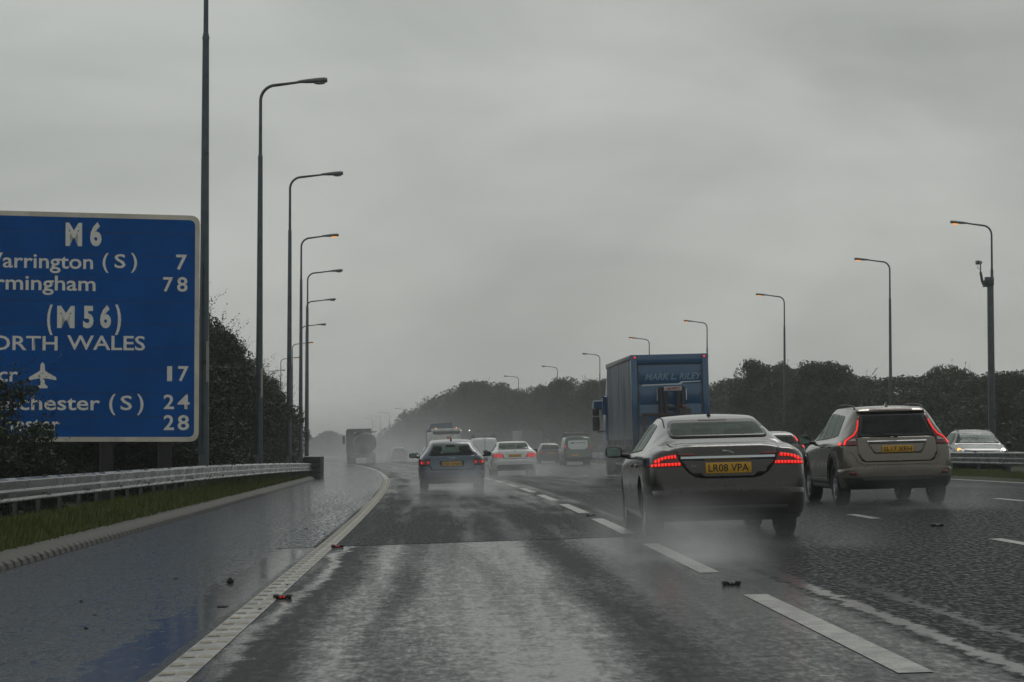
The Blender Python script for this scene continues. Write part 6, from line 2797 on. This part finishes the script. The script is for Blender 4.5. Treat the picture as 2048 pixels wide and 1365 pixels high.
# ------------------------------------------------------------------ haze and spray
def haze_mat(name, dens, col=(.93, .95, .96), aniso=.25):
    m = bpy.data.materials.new(name)
    m.use_nodes = True
    t = NT(m.node_tree)
    t.n.clear()
    out = t.n.new('ShaderNodeOutputMaterial')
    v = t.node('ShaderNodeVolumePrincipled', Color=col + (1,), Density=dens, Anisotropy=aniso)
    t.l.new(v.outputs[0], out.inputs['Volume'])
    return m


mb = MB()
mb.box((-2600, -60, -14), (2600, 3600, 24))
hz = mb.build('haze', haze_mat('haze_air', .0005))
tag(hz, 'pale grey rain haze over the whole road', kind='stuff')


def spray_mat(name, dens, nscale=.85, zpow=1.5, lo=.38, hi=.68, stepr=1.0):
    """water mist: thins upwards and to its sides, ragged"""
    m = bpy.data.materials.new(name)
    m.use_nodes = True
    t = NT(m.node_tree)
    t.n.clear()
    out = t.n.new('ShaderNodeOutputMaterial')
    tc_ = t.n.new('ShaderNodeTexCoord')
    g = t.n.new('ShaderNodeSeparateXYZ')
    t.l.new(tc_.outputs['Generated'], g.inputs[0])

    def edge(s, a):
        q = t.math('MULTIPLY', t.math('MULTIPLY', s, t.math('SUBTRACT', 1.0, s)), 4.0)
        return t.math('POWER', t.math('MAXIMUM', q, 0.0), a)
    ex, ey = edge(g.outputs['X'], 1.0), edge(g.outputs['Y'], .6)
    ez = t.math('POWER', t.math('MAXIMUM', t.math('SUBTRACT', 1.0, g.outputs['Z']), 0.0), zpow)
    n = t.noise(t.mapping(tc_.outputs['Object'], (1, .55, 1.2)), nscale, 3.0, .6)
    f = t.math('MULTIPLY', t.math('MULTIPLY', ex, ey), t.math('MULTIPLY', ez, t.step(n, lo, hi)))
    oi = t.n.new('ShaderNodeObjectInfo')
    sc = t.n.new('ShaderNodeSeparateColor')
    t.l.new(oi.outputs['Color'], sc.inputs[0])
    dn = t.math('MULTIPLY', t.math('MULTIPLY', f, sc.outputs[0]), dens)
    v = t.node('ShaderNodeVolumePrincipled', Color=(.95, .965, .98, 1), Density=dn, Anisotropy=.2)
    t.l.new(v.outputs[0], out.inputs['Volume'])
    return m


M['spray'] = spray_mat('spray_plume', 1.0)
M['spray_bank'] = spray_mat('spray_bank', 1.0, .10, 1.5, .25, .75)


def plume(label, rel, d0, d1, w_, h, strength, mat='spray'):
    """mist box over the road from d0 to d1"""
    dc = (d0 + d1) / 2
    p = RP(rel, dc, -.02)
    L = d1 - d0
    mb = MB()
    mb.box((-w_ / 2, -L / 2, 0), (w_ / 2, L / 2, h))
    o = mb.build('mist', M[mat])
    o.location = p
    o.rotation_mode = 'ZYX'
    o.rotation_euler = (math.atan2(drop(d1) - drop(d0), L), -math.atan(.026), math.atan(-slope(dc)))
    o.color = (strength, strength, strength, 1)
    tag(o, label, kind='stuff')
    return o


xr = wx(1461, 26.9) - xc(27)
plume('spray thrown up behind the left rear wheel of the brown saloon', xr - 1.05, 19.0, 28.0, 1.7, .72, .55)
plume('spray thrown up behind the right rear wheel of the brown saloon', xr + .75, 22.5, 28.6, 1.5, .55, .15)
x2 = wx(1799, 38.2) - xc(38)
plume('thin spray behind the beige car', x2, 33.0, 40.5, 2.9, .7, .16)
x3 = wx(905, 61.5) - xc(61)
plume('spray round the wheels of the blue hatchback', x3, 52.0, 63.5, 3.0, .9, .36)
x4 = wx(1031, 96) - xc(96)
plume('spray round the wheels of the white saloon', x4, 84.0, 98.5, 3.2, 1.0, .22)
x5 = wx(1345, 75.5) - xc(75)
plume('spray trailing the blue lorry', x5 - .6, 60.0, 88.0, 5.5, 2.2, .12)
plume('low bank of road spray over the carriageway ahead', 4.6, 66, 190, 19.0, 3.2, .010, 'spray_bank')
plume('thick bank of road spray round the far lorries', 4.0, 150, 460, 26.0, 7.5, .015, 'spray_bank')
xt = wx(727, 226) - xc(226)
plume('spray swallowing the back of the tanker lorry', xt, 205, 240, 6.5, 4.0, .085)
xs = wx(800, 245) - xc(245)
plume('mist between the tanker and the blue hatchback', xs, 222, 252, 6.0, 3.2, .10)
